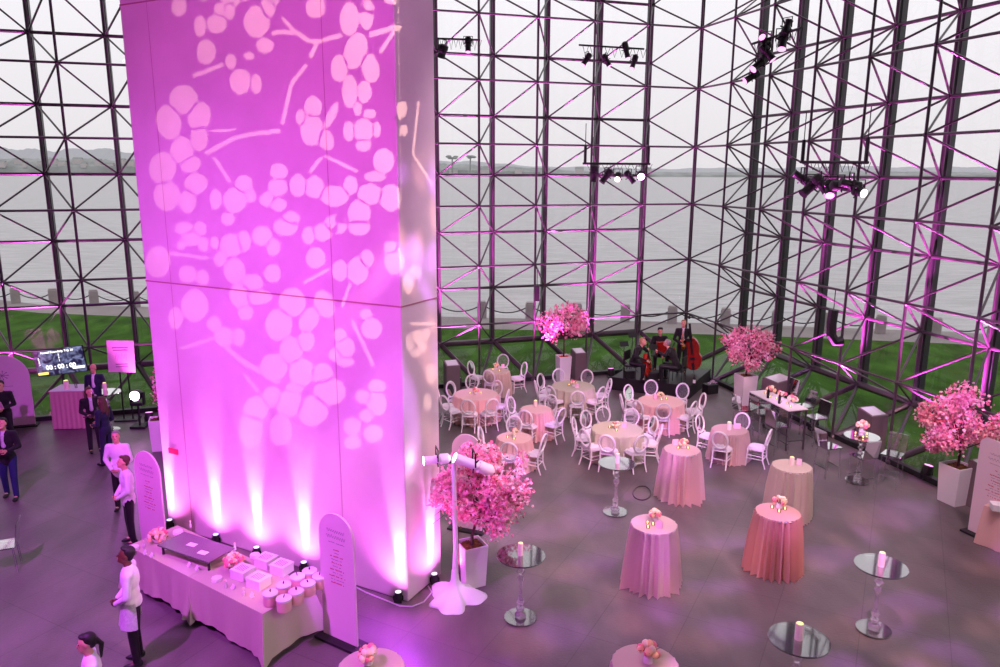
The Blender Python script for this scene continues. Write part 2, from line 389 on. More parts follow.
# ---------------------------------------------------------------- outside
lawn_edge = [at(-80, 311), at(40, 312), at(140, 316), at(440, 327), at(660, 332), at(780, 335.5), at(950, 342.5), at(1100, 349)]
path_edge = [at(-80, 301), at(40, 304), at(140, 306), at(440, 316), at(660, 321), at(780, 325), at(950, 331), at(1100, 337)]
def ribbon(name, a, b, za, zb, mt):
    m = MB(); n = len(a)
    m.add([V(p, za) for p in a]+[V(p, zb) for p in b], [(i, i+1, n+i+1, n+i) for i in range(n-1)]); return struct(m.build(name, mt))
ext = [Vector((p.x*1.0, p.y, 0)) for p in lawn_edge]
near = [Vector((-70, 15, 0)), Vector((-30, 8, 0)), Vector((-20, 8, 0)), Vector((0, 8, 0)), Vector((10, 8, 0)), Vector((16, 6, 0)), Vector((30, -6, 0)), Vector((60, -10, 0))]
le2 = [Vector((-80, 60, 0))]+lawn_edge[1:-1]+[Vector((60, 12, 0))]
pe2 = [Vector((-90, 70, 0))]+path_edge[1:-1]+[Vector((75, 14, 0))]
lawn = ribbon('lawn', near, le2, -.32, -.05, M['grass'])
ribbon('path', le2, pe2, -.045, -.03, M['path'])
se = [p + (p-Vector((0, 10, 0))).normalized()*2.2 for p in pe2]
ribbon('shore_bank', pe2, se, -.03, -.5, M['sand'])
sf = [p + (p-Vector((0, 10, 0))).normalized()*9 for p in pe2]
ribbon('shore_slope', se, sf, -.5, -4.2, M['sand'])
m = MB(); m.add([(-3500, 18, -4), (3500, 18, -4), (3500, 1950, -4), (-3500, 1950, -4)], [(0, 1, 2, 3)]); struct(m.build('sea', M['water']))
def ridge(name, y, pts, mt, seed, amp_=.04):
    rnd = random.Random(seed); m = MB(); n = 420
    xs = [pts[0][0]+(pts[-1][0]-pts[0][0])*i/(n-1) for i in range(n)]
    def h(x):
        for (a, ha), (b, hb) in zip(pts, pts[1:]):
            if a <= x <= b: return ha+(hb-ha)*(x-a)/(b-a)
        return pts[-1][1]
    vs = []
    for x in xs:
        hh = h(x); vs += [(x, y, -6), (x, y+8, hh*.55*(1+.1*rnd.random())-3), (x, y+60, hh*(.95+.06*sin(x*.021+seed)+.05*sin(x*.07)+amp_*rnd.random())), (x, y+260, -6)]
    fs = [(4*i+k, 4*i+4+k, 4*i+5+k, 4*i+1+k) for i in range(n-1) for k in range(3)]
    m.add(vs, fs); return struct(m.build(name, mt))
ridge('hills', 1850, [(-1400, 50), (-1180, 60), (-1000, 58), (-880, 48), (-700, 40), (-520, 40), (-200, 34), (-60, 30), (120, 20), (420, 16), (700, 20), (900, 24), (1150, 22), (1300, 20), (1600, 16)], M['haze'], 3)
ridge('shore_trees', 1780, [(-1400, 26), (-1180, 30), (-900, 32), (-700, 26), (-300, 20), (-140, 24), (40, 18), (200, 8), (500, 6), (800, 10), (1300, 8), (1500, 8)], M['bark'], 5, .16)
rnd = random.Random(11)
for i in range(34):
    x = -1230+i*27+rnd.uniform(-2, 2) if i < 20 else -640+(i-20)*75+rnd.uniform(-8, 8)
    m = MB(); wd = rnd.uniform(9, 22); hh = rnd.uniform(7, 15); zb = rnd.uniform(14, 24)
    m.box((0, 0, hh/2), (wd, 10, hh)); m.add([(-wd/2, -5, hh), (wd/2, -5, hh), (wd/2, 5, hh), (-wd/2, 5, hh), (-wd/2, 0, hh+4), (wd/2, 0, hh+4)], [(0, 1, 5, 4), (2, 3, 4, 5), (0, 4, 3), (1, 2, 5)], 1)
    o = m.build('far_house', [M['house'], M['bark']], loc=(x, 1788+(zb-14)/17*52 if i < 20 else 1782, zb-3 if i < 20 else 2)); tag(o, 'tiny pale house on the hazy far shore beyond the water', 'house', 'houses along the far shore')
for px, r_ in ((452, 1), (470, 1)):        # umbrella-shaped trees on the far shore
    q = onplane(px, 176, Vector((0, 1760, 0)), Vector((0, 1, 0)))
    m = MB(); m.tube([(0, 0, -4), (1, 0, 36)], 1.6, 6); m.build
    tr = thing('shade_tree', 'hazy umbrella-shaped tree on the far shore, %s of two' % ('left' if px == 452 else 'right'), 'tree', (q.x, 1760, 0), 0, 'umbrella-shaped far trees')
    m.build('trunk', M['bark'], tr)
    m = MB()
    for k in range(7): m.ell((rnd.uniform(-9, 9), rnd.uniform(-4, 4), 38+rnd.uniform(-2, 3)), (6, 5, 2.6), 8, 5)
    m.build('crown', M['bark'], tr)
# granite posts with chains
bp = [(-25, 300.5), (16, 302), (54, 303), (94.5, 304.3), (136, 306), (179, 307.2), (435, 315.5), (482, 316.8), (530, 318), (577, 319), (625, 320.5), (672, 322), (725, 324.5), (776, 327), (828, 329.5), (880, 332), (935, 335), (992, 338)]
prev = None
ORD = ['first', 'second', 'third', 'fourth', 'fifth', 'sixth', 'seventh', 'eighth', 'ninth', 'tenth', 'eleventh', 'twelfth', 'thirteenth', 'fourteenth', 'fifteenth', 'sixteenth', 'seventeenth', 'eighteenth']

for i, (px, py) in enumerate(bp):
    p = at(px, py, 0)
    if i in (0, 5): pass
    m = MB(); m.prism([(-.22, -.22), (.22, -.22), (.22, .22), (-.22, .22)], -.2, .74); m.prism([(-.18, -.18), (.18, -.18), (.18, .18), (-.18, .18)], .74, .8)
    tag(m.build('granite_bollard', M['stone'], loc=(p.x, p.y, -.03), rz=atan2(p.x, p.y)*-1, bevel=.03), 'squat granite bollard along the seawall path, %s of the row counted from the left' % ORD[i], 'bollard', 'granite bollards along the seawall')
    if prev is not None and i != 6:
        m = MB(); pts = [prev.lerp(p, t/14) + Vector((0, 0, .6-1.5*(t/14)*(1-t/14))) for t in range(15)]
        m.tube(pts, .028, 6); tag(m.build('iron_chain', M['chainm'], smooth=True), 'sagging iron chain hanging from the %s granite bollard from the left to the next' % ORD[i-1], 'chain', 'chains along the seawall')
    prev = p
# ---------------------------------------------------------------- chairs
def make_chair():
    t = thing('oval_back_chair', 'x', 'chair', (0, 0, 0), 0, 'white oval-back chairs')
    # local: seat faces +Y, backrest at -Y
    m = MB(); n = 20
    pts = [(.205*copysign_pow(cos(2*pi*k/n), .55), .195*copysign_pow(sin(2*pi*k/n), .55)) for k in range(n)]
    m.prism(pts, .415, .445); m.build('seat', M['white'], t, smooth=True)
    m = MB(); m.prism([(x*.93, y*.93) for x, y in pts], .445, .47); m.prism([(x*.82, y*.82) for x, y in pts], .47, .485); m.build('cushion', M['cushion'], t, smooth=True)
    for s in (-1, 1):
        m = MB(); m.tube([(s*.175, .165, .43), (s*.175, .17, .3), (s*.178, .178, .12), (s*.182, .19, 0)], [.021, .02, .017, .015], 8); m.build('front_leg', M['white'], t, smooth=True)
        m = MB(); m.tube([(s*.165, -.19, .5), (s*.165, -.18, .36), (s*.17, -.195, .18), (s*.178, -.26, 0)], [.02, .021, .018, .015], 8); m.build('rear_leg', M['white'], t, smooth=True)
        m = MB()
        for z in (.2, .28): m.tube([(s*.176, .175, z), (s*.17, -.195, z)], .0115, 6)
        m.build('side_stretcher', M['white'], t, smooth=True)
    for y, z0 in ((.178, (.24, .32)), (-.195, (.22,))):
        m = MB()
        for z in z0: m.tube([(-.175, y, z), (.175, y, z)], .0115, 6)
        m.build('cross_stretcher', M['white'], t, smooth=True)
    m = MB(); zc, rx, rz_ = .715, .185, .215
    tilt = lambda z: -.2-(z-.5)*.22
    m.tube([(rx*cos(2*pi*k/28), tilt(zc+rz_*sin(2*pi*k/28)), zc+rz_*sin(2*pi*k/28)) for k in range(28)], .0235, 8, closed=True)
    for s in (-1, 1): m.tube([(s*.165, -.19, .44), (s*.15, -.205, .52), (s*.12, tilt(.555), .56)], .016, 8)
    m.tube([(-.155, -.2, .50), (.155, -.2, .50)], .010, 6)
    m.build('back_hoop', M['white'], t, smooth=True)
    m = MB(); m.add([((rx)*cos(2*pi*k/20), tilt(zc+rz_*sin(2*pi*k/20)), zc+rz_*sin(2*pi*k/20)) for k in range(20)], [tuple(range(20))]); m.build('back_panel', M['acry'], t)
    return t
def copysign_pow(v, p): return math.copysign(abs(v)**p, v)
chair0 = make_chair(); used = [False]
def chair(px, py, cx, cy, label):
    """px,py: centre of the hoop in the photograph; cx,cy: what it faces"""
    b = at(px, py, .72); d = Vector((cx-b.x, cy-b.y, 0)).normalized()
    loc = Vector((b.x, b.y, 0)) + d*.245; rz = atan2(-d.x, d.y)
    if not used[0]:
        used[0] = True; chair0.location = loc; chair0.rotation_euler = (0, 0, rz); chair0['label'] = label; return
    clone(chair0, loc, rz, label)
# ---------------------------------------------------------------- flowers, candles, cards
def blooms(m, c, r, n, rr, rnd, mats=(0, 1, 2)):
    for k in range(n):
        a = rnd.uniform(0, 2*pi); u = rnd.uniform(-.2, 1); q = sqrt(max(0, 1-u*u))
        p = Vector(c)+Vector((r*q*cos(a), r*q*sin(a), r*u*.8))
        m.ell(p, rr*rnd.uniform(.8, 1.2), 7, 5, mi=rnd.choice(mats))
def posy(loc, label, big=1.0, group='posies in small glass vases'):
    rnd = random.Random(int(loc[0]*1000) ^ int(loc[1]*777))
    t = thing('flower_vase', label, 'flowers', loc, rnd.uniform(0, 6), group)
    m = MB(); m.lathe([(.03*big, 0), (.038*big, .01), (.038*big, .035*big), (.03*big, .05*big), (.034*big, .055*big)], n=12); m.build('vase', M['gl'], t, smooth=True)
    m = MB(); blooms(m, (0, 0, .085*big), .06*big, 17, .026*big, rnd); m.build('blossoms', [M['peach'], M['peach2'], M['rosep']], t, smooth=True)
    m = MB()
    for k in range(6):
        a = k*1.05+rnd.random(); m.tube([(0, 0, .04*big), (.04*cos(a)*big, .04*sin(a)*big, .1*big), (.09*cos(a)*big, .09*sin(a)*big, (.11+.05*rnd.random())*big)], [.004, .006, .002], 5)
    m.build('leaves', M['leaf'], t)
def tealight(loc, label='small glass tea light glowing beside the posy'):
    t = thing('tea_light', label, 'candle', loc, 0, 'glowing tea lights')
    m = MB(); m.lathe([(.022, 0), (.027, .004), (.03, .055), (.028, .055), (.025, .008), (0.001, .008)], n=12, cap=False); m.build('holder', M['acry'], t, smooth=True)
    m = MB(); m.ell((0, 0, .03), (.02, .02, .02), 8, 6); m.build('glow', M['glow'], t)
def pillar(loc, label, h=.16, r=.04, lit=True):
    t = thing('pillar_candle', label, 'candle', loc, 0, 'pink pillar candles')
    m = MB(); m.lathe([(r, 0), (r, h-.01), (r*.9, h), (r*.82, h), (r*.75, h-.02), (.001, h-.02)], n=16, cap=False); m.build('wax', M['candle'], t, smooth=True)
    m = MB(); m.lathe([(.001, h-.018), (r*.78, h-.016), (r*.8, h+.001), (r*.5, h+.008), (.004, h+.012)], n=12, cap=False); m.build('flame', M['flame'], t, smooth=True)
def card(loc, rz, label, w=.1, h=.13, m_='cardp'):
    m = MB(); Q = Matrix.Rotation(rz, 3, 'Z') @ Matrix.Rotation(R(-14), 3, 'X'); m.box(Vector((0, 0, h/2*.97)), (w, .004, h), mx=Q)
    Q2 = Matrix.Rotation(rz, 3, 'Z') @ Matrix.Rotation(R(14), 3, 'X'); m.box(Q2 @ Vector((0, 0, 0))+Matrix.Rotation(rz, 3, 'Z') @ Vector((0, h*.25, h/2*.97)), (w, .004, h), mx=Q2)
    tag(m.build('tent_card', M[m_], loc=loc), label, 'card', 'tent cards')
# ---------------------------------------------------------------- tables
def skirt(R0, h, flare, nf, amp, rnd, n=112, drop=0):
    ph = [rnd.uniform(0, 6.28) for _ in range(4)]
    def fold(t, a):
        w_ = sin(nf*a+ph[0]+1.1*sin(2*a+ph[1])+.5*sin(5*a+ph[2])); w_ = 1-2*abs(w_)**.7 if nf < 17 else w_
        q = 1.75*amp*(1.5*w_*(.7+.3*sin(3*a+ph[3]))+.5*sin(round(nf*1.7)*a+ph[2]))*min(1, .25+t*1.6)*(t > .01)
        return 1+q+.03*t*sin(2*a+ph[0])
    m = MB(); prof = [(.002, h+.004), (R0*.6, h+.004), (R0*.97, h+.003)]
    m.lathe(prof, n=n, cap=False)
    pr = [(R0*.97, h+.003), (R0, h-.012), (R0*1.005, h-.05)]
    for i in range(1, 9): pr.append((R0*(1.005+flare*i/8), (h-.05)*(1-i/8)+.006))
    m.lathe(pr, n=n, cap=False, fold=fold)
    return m
def cloth_table(kind, px, py, h, R0, mt, tl, clbl, flare=.18, nf=13, amp=.05):
    rnd = random.Random(int(px*7)); c = at(px, py, h)
    t = thing(kind, tl, 'table', (c.x, c.y, 0), 0, {'cocktail_table': 'tall cocktail tables', 'round_table': 'low round tables'}[kind])
    m = MB(); m.lathe([(R0*.96, h-.03), (R0*.96, h-.002)], n=32); m.build('tabletop', M['white'], t)
    m = MB(); m.tube([(0, 0, .02), (0, 0, h-.03)], .03, 10); m.lathe([(.25, 0), (.25, .02)], n=20); m.build('pedestal', M['black'], t)
    o = skirt(R0, h, flare, nf, amp, rnd).build('tablecloth', M[mt], loc=(c.x, c.y, 0), smooth=True)
    tag(o, clbl, 'tablecloth', 'floor-length round tablecloths')
    return c
def on(px, py, z): p = at(px, py, z); return (p.x, p.y, z)
RT = {}
def rt(key, px, py, h, R0, mt, desc, cdesc, **k):
    RT[key] = (cloth_table('round_table' if h < .9 else 'cocktail_table', px, py, h, R0, mt, desc, cdesc, **k), h, R0); return RT[key][0]
rt('S3', 497, 371, .75, .39, 'bclo', 'small round table at the very back by the glass, left of centre', 'pale beige cloth on the small table furthest back by the glass', nf=17)
rt('T1', 476, 394, .75, .61, 'pclo', 'round table under a pink cloth beside the right edge of the pier', 'blush pink cloth on the dining table beside the pier', nf=18, flare=.06, amp=.03)
rt('T2', 573, 386, .75, .61, 'sclo', 'round dining table under a beige cloth in front of the planted tree at the back', 'beige cloth on the dining table in front of the back blossom tree', nf=18, flare=.06, amp=.03)
rt('T3', 617, 429, .75, .61, 'sclo', 'round dining table under a beige cloth in the middle of the room among nine chairs', 'beige cloth on the dining table in the middle of the room', nf=18, flare=.06, amp=.03)
rt('T4', 661, 401, .75, .61, 'pclo', 'round dining table under a pink cloth in front of the band', 'blush pink cloth on the dining table in front of the band stage', nf=18, flare=.06, amp=.03)
rt('S1', 536, 409, .75, .40, 'pclo', 'small round table with a single pillar candle, between the pink and the beige dining tables', 'blush cloth on the small table with one pillar candle left of centre', nf=17)
rt('S2', 514.5, 437.5, .75, .41, 'pclo', 'small round table just behind the large blossom tree', 'peach pink cloth on the small table just behind the large blossom tree', nf=12)
rt('S4', 730, 429.5, .75, .42, 'rclo', 'small round table with a pillar candle, right of the seated area', 'rose cloth on the small table with pillar candle right of the dining area', nf=14)
rt('C1', 682, 449.5, 1.07, .38, 'rclo', 'tall cocktail table with posy and two tea lights between the dining chairs', 'rose cloth on the tall table beside the dining chairs', nf=12, flare=.3, amp=.085)
rt('C2', 792, 466, 1.07, .38, 'bclo', 'tall cocktail table with a pillar candle and card, right of the middle', 'pale cloth with violet tint on the tall table holding a pillar candle', nf=13, flare=.2, amp=.07)
rt('C3', 778, 512, 1.07, .38, 'copper', 'tall cocktail table with pink posy and three tea lights', 'copper rose pleated cloth on the tall table with three tea lights', nf=14, flare=.25, amp=.085)
rt('C4', 654, 524, 1.07, .385, 'rclo', 'tall cocktail table standing alone in the open floor in front', 'pink sequined cloth on the lone tall table in the open floor', nf=12, flare=.3, amp=.085)
rt('B1', 645, 664, 1.07, .40, 'bclo', 'cocktail table cut off by the bottom edge, right of centre', 'pale cloth on the table cut off by the bottom edge right of centre')
rt('B2', 371, 668, 1.07, .40, 'bclo', 'cocktail table cut off by the bottom edge, below the arched board', 'pale cloth on the table cut off by the bottom edge left of centre')
CH = dict(
 S3=('the small table furthest back', [(471, 368, 'left of'), (503, 361, 'behind'), (489, 377, 'in front of'), (524, 369, 'right of')]),
 T1=('the pink dining table beside the pier', [(451, 389, 'rear left of'), (472, 382, 'behind'), (497, 388, 'rear right of'), (439.5, 397, 'left of'), (445, 403, 'front left of'), (468, 407, 'in front of'), (492, 406, 'front right of'), (507, 397, 'right of')]),
 T2=('the beige table before the back blossom tree', [(541, 381, 'rear left of'), (558.6, 376, 'behind'), (587, 377, 'rear right of'), (536.5, 388, 'left of'), (551, 393, 'front left of'), (577.5, 398, 'in front of'), (601, 394, 'front right of'), (609, 386, 'right of')]),
 S1=('the small table with one pillar candle', [(511, 405, 'left of'), (525.5, 418, 'in front of'), (551, 403, 'behind'), (561, 416, 'right of')]),
 S2=('the small table behind the large blossom tree', [(514, 425, 'behind'), (509, 451, 'in front of'), (543, 443, 'right of'), (481, 436, 'left of')]),
 T3=('the beige table in the middle of the room', [(574.5, 426, 'far left of'), (586, 419, 'rear left of'), (603, 415, 'behind'), (631.6, 417, 'rear right of'), (585, 438, 'front left of'), (607, 443.5, 'in front of'), (641, 443.6, 'front right of'), (653, 425, 'right, facing away, at'), (660, 433, 'far right of')]),
 T4=('the pink table before the band', [(622, 402, 'far left of'), (628.5, 392.5, 'rear left of'), (651, 387.6, 'behind'), (682.5, 391, 'rear right of'), (638, 408, 'front left of'), (663.6, 411, 'in front of'), (693, 409, 'front right of'), (702.5, 401, 'right of')]),
 S4=('the small rose table right of the dining area', [(700, 423, 'left of'), (720, 440, 'in front of'), (742, 421.6, 'behind'), (768.5, 438, 'right of')]))
for k, (desc, L) in CH.items():
    c = RT[k][0]
    for px, py, w_ in L: chair(px, py, c.x, c.y, 'white oval-back chair %s %s' % (w_, desc))
# what stands on the tables
posy(on(496, 369, .757), 'pink posy on the small table furthest back', 1.3)
for q in ((493, 370), (499.5, 371.5)): tealight(on(*q, .757), 'tea light on the small table furthest back, %s the posy' % ('left of' if q[0] < 495 else 'right of'))
card(on(503, 368, .757), .3, 'pink card on the small table furthest back')
posy(on(475.5, 394, .757), 'pink posy on the pink dining table beside the pier', 1.3)
for q in ((470, 394), (481, 393.5)): tealight(on(*q, .757), 'tea light %s of the posy on the dining table beside the pier' % ('left' if q[0] < 475 else 'right'))
posy(on(573.5, 386.5, .757), 'posy on the beige dining table in front of the back tree', 1.3); tealight(on(569, 385.5, .757), 'tea light left of the posy on the back beige dining table'); card(on(577, 388, .757), .2, 'pink card beside the posy on the back beige dining table')
posy(on(616, 429, .757), 'peach posy on the beige dining table in the middle', 1.3)
tealight(on(609.5, 428, .757), 'tea light left of the posy on the middle dining table'); tealight(on(616.5, 431, .757), 'tea light in front of the posy on the middle dining table'); card(on(624, 428, .757), -.5, 'pink card on the middle beige dining table')
posy(on(660.5, 399, .757), 'peach posy on the pink dining table before the band', 1.3); tealight(on(661.5, 400.5, .757), 'tea light in front of the posy on the table before the band'); tealight(on(666.5, 399.5, .757), 'tea light right of the posy on the table before the band'); card(on(655.5, 399, .757), .3, 'pink card on the table before the band')
pillar(on(535.5, 406.5, .757), 'pillar candle on the small table left of centre', .17, .05)
posy(on(514, 437, .757), 'peach posy on the small table behind the large blossom tree', 1.4); tealight(on(507.5, 438, .757), 'tea light left of the posy behind the large blossom tree'); tealight(on(514, 440, .757), 'tea light in front of the posy behind the large blossom tree')
pillar(on(729, 429.5, .757), 'pillar candle on the small rose table right of the dining area', .19, .05); card(on(737, 428.5, .757), -.2, 'pink card behind the pillar candle on the small rose table', .16)
posy(on(683.5, 448, 1.077), 'posy on the tall rose table beside the dining chairs', 1.4); tealight(on(678, 449, 1.077), 'left tea light on the tall table beside the dining chairs'); tealight(on(688, 449, 1.077), 'right tea light on the tall table beside the dining chairs'); card(on(675.5, 445, 1.077), .1, 'pink card on the tall table beside the dining chairs', .13)
pillar(on(791.5, 465, 1.077), 'pillar candle on the pale tall table right of the middle', .17, .045); card(on(799, 465, 1.077), -.3, 'pink card beside the pillar candle on the pale tall table', .1)
posy(on(779, 508, 1.077), 'pink posy on the tall copper rose table', 1.5)
for q, w_ in (((772, 508.5), 'left'), ((785, 510), 'right'), ((779, 512.5), 'front')): tealight(on(*q, 1.077), '%s tea light on the tall copper rose table' % w_)
posy(on(655, 520, 1.077), 'peach posy on the lone tall table in the open floor', 1.3)
for q, w_ in (((647.5, 524), 'rear'), ((648, 528.5), 'front'), ((653, 525.5), 'right-hand')): tealight(on(*q, 1.077), '%s tea light on the lone tall table' % w_)
card(on(659, 528, 1.077), -.4, 'white pink card on the lone tall table in the open floor', .1)
posy(on(648, 662, 1.077), 'pink flower posy on the table cut off at the bottom right of centre', 1.7)
posy(on(368, 664, 1.077), 'pink flower posy on the table cut off at the bottom left of centre', 1.6)
# ---------------------------------------------------------------- clear acrylic pedestal tables
def make_acrylic():
    t = thing('acrylic_table', 'x', 'table', (0, 0, 0), 0, 'clear acrylic pedestal tables')
    m = MB(); m.lathe([(.002, 0), (.25, 0), (.255, .006), (.255, .02), (.25, .026), (.002, .026)], n=40, cap=False); m.build('base', M['acrytop'], t, smooth=True)
    m = MB(); m.lathe([(.002, 1.05), (.37, 1.05), (.375, 1.056), (.375, 1.066), (.37, 1.072), (.002, 1.072)], n=48, cap=False); m.build('tabletop', M['acrytop'], t, smooth=True)
    m = MB(); pr = [(.08, .026), (.09, .06), (.075, .1), (.03, .12), (.062, .15), (.062, .19), (.026, .215), (.068, .26), (.055, .3), (.03, .36), (.026, .5), (.03, .6), (.062, .66), (.062, .7), (.026, .74), (.07, .8), (.03, .855), (.062, .91), (.026, .955), (.07, 1.0), (.08, 1.05)]
    m.lathe(pr, n=16); m.build('turned_stem', M['acrystem'], t, smooth=True)
    return t
gm = bpy.data.materials.new('turned acrylic'); gm.use_nodes = True; b_ = gm.node_tree.nodes['Principled BSDF']
b_.inputs['Base Color'].default_value = (.92, .86, .9, 1); b_.inputs['Transmission Weight'].default_value = .8; b_.inputs['Roughness'].default_value = .04; b_.inputs['IOR'].default_value = 1.45
M['acrystem'] = gm
ac0 = make_acrylic()
ACR = [((617, 463), 'mirror-like clear acrylic pedestal table behind the chairs in the middle'), ((521, 555), 'clear acrylic pedestal table in front of the large blossom tree'), ((881, 565.5), 'clear acrylic pedestal table standing alone at right'), ((799, 639), 'clear acrylic pedestal table cut off by the bottom edge at right'), ((862, 436), 'clear acrylic pedestal table with three tea lights by the glass wall'), ((106, 392), 'clear acrylic table holding a candle behind the woman with curly hair')]
for i, (q, l) in enumerate(ACR):
    c = at(q[0], q[1], 1.07)
    if i == 0: ac0.location = (c.x, c.y, 0); ac0['label'] = l; a_ = ac0
    else: a_ = clone(ac0, (c.x, c.y, 0), i*.7, l)
pillar(on(617.5, 463, 1.073), 'tall pink pillar candle on the acrylic table behind the middle chairs', .2, .04)
pillar(on(520.5, 555, 1.073), 'tall pink pillar candle on the acrylic table in front of the large tree', .2, .04)
pillar(on(881, 566, 1.073), 'tall pink pillar candle on the lone acrylic table at right', .22, .045)
pillar(on(798.5, 639, 1.073), 'tall pink pillar candle on the acrylic table at the bottom edge', .22, .05)
pillar(on(105, 390, 1.073), 'lit candle behind the woman with curly hair', .2, .05)
posy(on(862, 432, 1.073), 'pink flowers on the acrylic table by the glass wall', 1.8)
for q, w_ in (((855.5, 434), 'left'), ((863, 438), 'front'), ((867, 435), 'right')): tealight(on(*q, 1.073), '%s tea light on the acrylic table by the glass wall' % w_)
# ghost (clear acrylic) stools and chairs
def make_ghost(name, h):
    t = thing(name, 'x', 'chair', (0, 0, 0), 0, 'clear acrylic seats')
    m = MB(); m.box((0, 0, h), (.4, .4, .025)); m.build('seat', M['acrytop'], t)
    m = MB(); m.add([(-.2, -.2, h), (.2, -.2, h), (.2, -.26, h+.42), (-.2, -.26, h+.42), (-.2, -.215, h), (.2, -.215, h), (.2, -.275, h+.42), (-.2, -.275, h+.42)], [(0, 1, 2, 3), (5, 4, 7, 6), (0, 4, 5, 1), (3, 2, 6, 7), (0, 3, 7, 4), (1, 5, 6, 2)]); m.build('backrest', M['acrytop'], t)
    for sx in (-1, 1):
        for sy in (-1, 1):
            m = MB(); m.tube([(sx*.17, sy*.17, h-.01), (sx*.19, sy*.2, 0)], .016, 6); m.build('leg', M['acry'], t)
    if h > .6:
        for sy in (-1, 1):
            m = MB(); m.tube([(-.18, sy*.19, .25), (.18, sy*.19, .25)], .012, 6); m.build('footrest', M['acry'], t)
    return t
gs0 = make_ghost('acrylic_stool', .72); gc0 = make_ghost('acrylic_chair', .45)
g1 = False
def ghost(src, px, py, z, rz, label, first):
    p = at(px, py, z)
    if first: src.location = (p.x, p.y, 0); src.rotation_euler = (0, 0, rz); src['label'] = label
    else: clone(src, (p.x, p.y, 0), rz, label)
aw = atan2(NN.y, NN.x)-pi/2
ghost(gs0, 744, 409, .72, aw-pi/2, 'clear acrylic stool at the left end of the flower-topped high bar', True)
for q, l, rz in (((762, 412), 'clear acrylic stool in front of the high bar, second from its left end', aw-pi/2), ((778, 425), 'clear acrylic stool in front of the high bar, nearest the camera', aw-pi/2), ((786, 394), 'clear acrylic stool on the window side of the high bar, further back', aw+pi/2), ((803, 406), 'clear acrylic stool on the window side of the high bar, middle', aw+pi/2), ((816, 417), 'clear acrylic stool on the window side of the high bar, nearest the camera', aw+pi/2),
  ((829, 446), 'clear acrylic stool left of the pedestal table by the glass', aw-pi/2), ((863, 456), 'clear acrylic stool in front of the pedestal table by the glass', aw), ((893, 454), 'clear acrylic stool right of the pedestal table by the glass', aw+pi/2+.5)):
    ghost(gs0, q[0], q[1], .72, rz, l, False)
ghost(gc0, 3, 545, .45, pi/2+.4, 'clear acrylic chair tinted purple, cut off by the left edge', True)
# high bar with lit top
bA, bB, bC, bD = at(747, 391.5, 1.07), at(787, 411, 1.07), at(810, 408, 1.07), at(769, 389.5, 1.07)
u_ = (bB-bA); Lb = u_.length; u_.normalize(); ctr = (bA+bB+bC+bD)/4; wb = .55
t = thing('high_bar_table', 'long high table by the glass wall with flowers and candles on its white top', 'table', (ctr.x, ctr.y, 0), atan2(u_.y, u_.x))
m = MB(); m.box((0, 0, 1.055), (Lb, wb, .03)); m.build('tabletop', M['white'], t, bevel=.005)
for sx in (-1, 1):
    for sy in (-1, 1):
        m = MB(); m.box((sx*(Lb/2-.03), sy*(wb/2-.03), .52), (.035, .035, 1.04)); m.build('leg', M['frame'], t)
    m = MB(); m.box((sx*(Lb/2-.03), 0, .25), (.025, wb-.06, .025)); m.build('footrail', M['frame'], t)
m = MB(); m.box((0, -wb/2+.03, .7), (Lb-.1, .012, .65)); m.build('front_panel', M['acrytop'], t)
barp = lambda f, g: (ctr.x+u_.x*Lb*f-u_.y*wb*g, ctr.y+u_.y*Lb*f+u_.x*wb*g, 1.072)
posy(barp(-.22, .1), 'pale posy at the far end of the high bar', 1.7); posy(barp(.05, .1), 'peach posy in the middle of the high bar', 1.7); posy(barp(.3, .1), 'pink posy at the near end of the high bar', 1.7)
for k, f in enumerate((-.3, -.12, -.02, .14, .24, .38)): tealight(barp(f, -.15 if k % 2 else -.02), 'tea light on the high bar, number %s from its far end' % ('one two three four five six'.split()[k]))
for k, f in enumerate((-.1, .18)):
    m = MB(); m.lathe([(.03, 0), (.035, .02), (.035, .2), (.012, .25), (.012, .3)], n=12); tag(m.build('bottle', M['black'], loc=barp(f, -.3), smooth=True), 'dark bottle on the high bar, %s' % ('further one' if k == 0 else 'nearer one'), 'bottle')
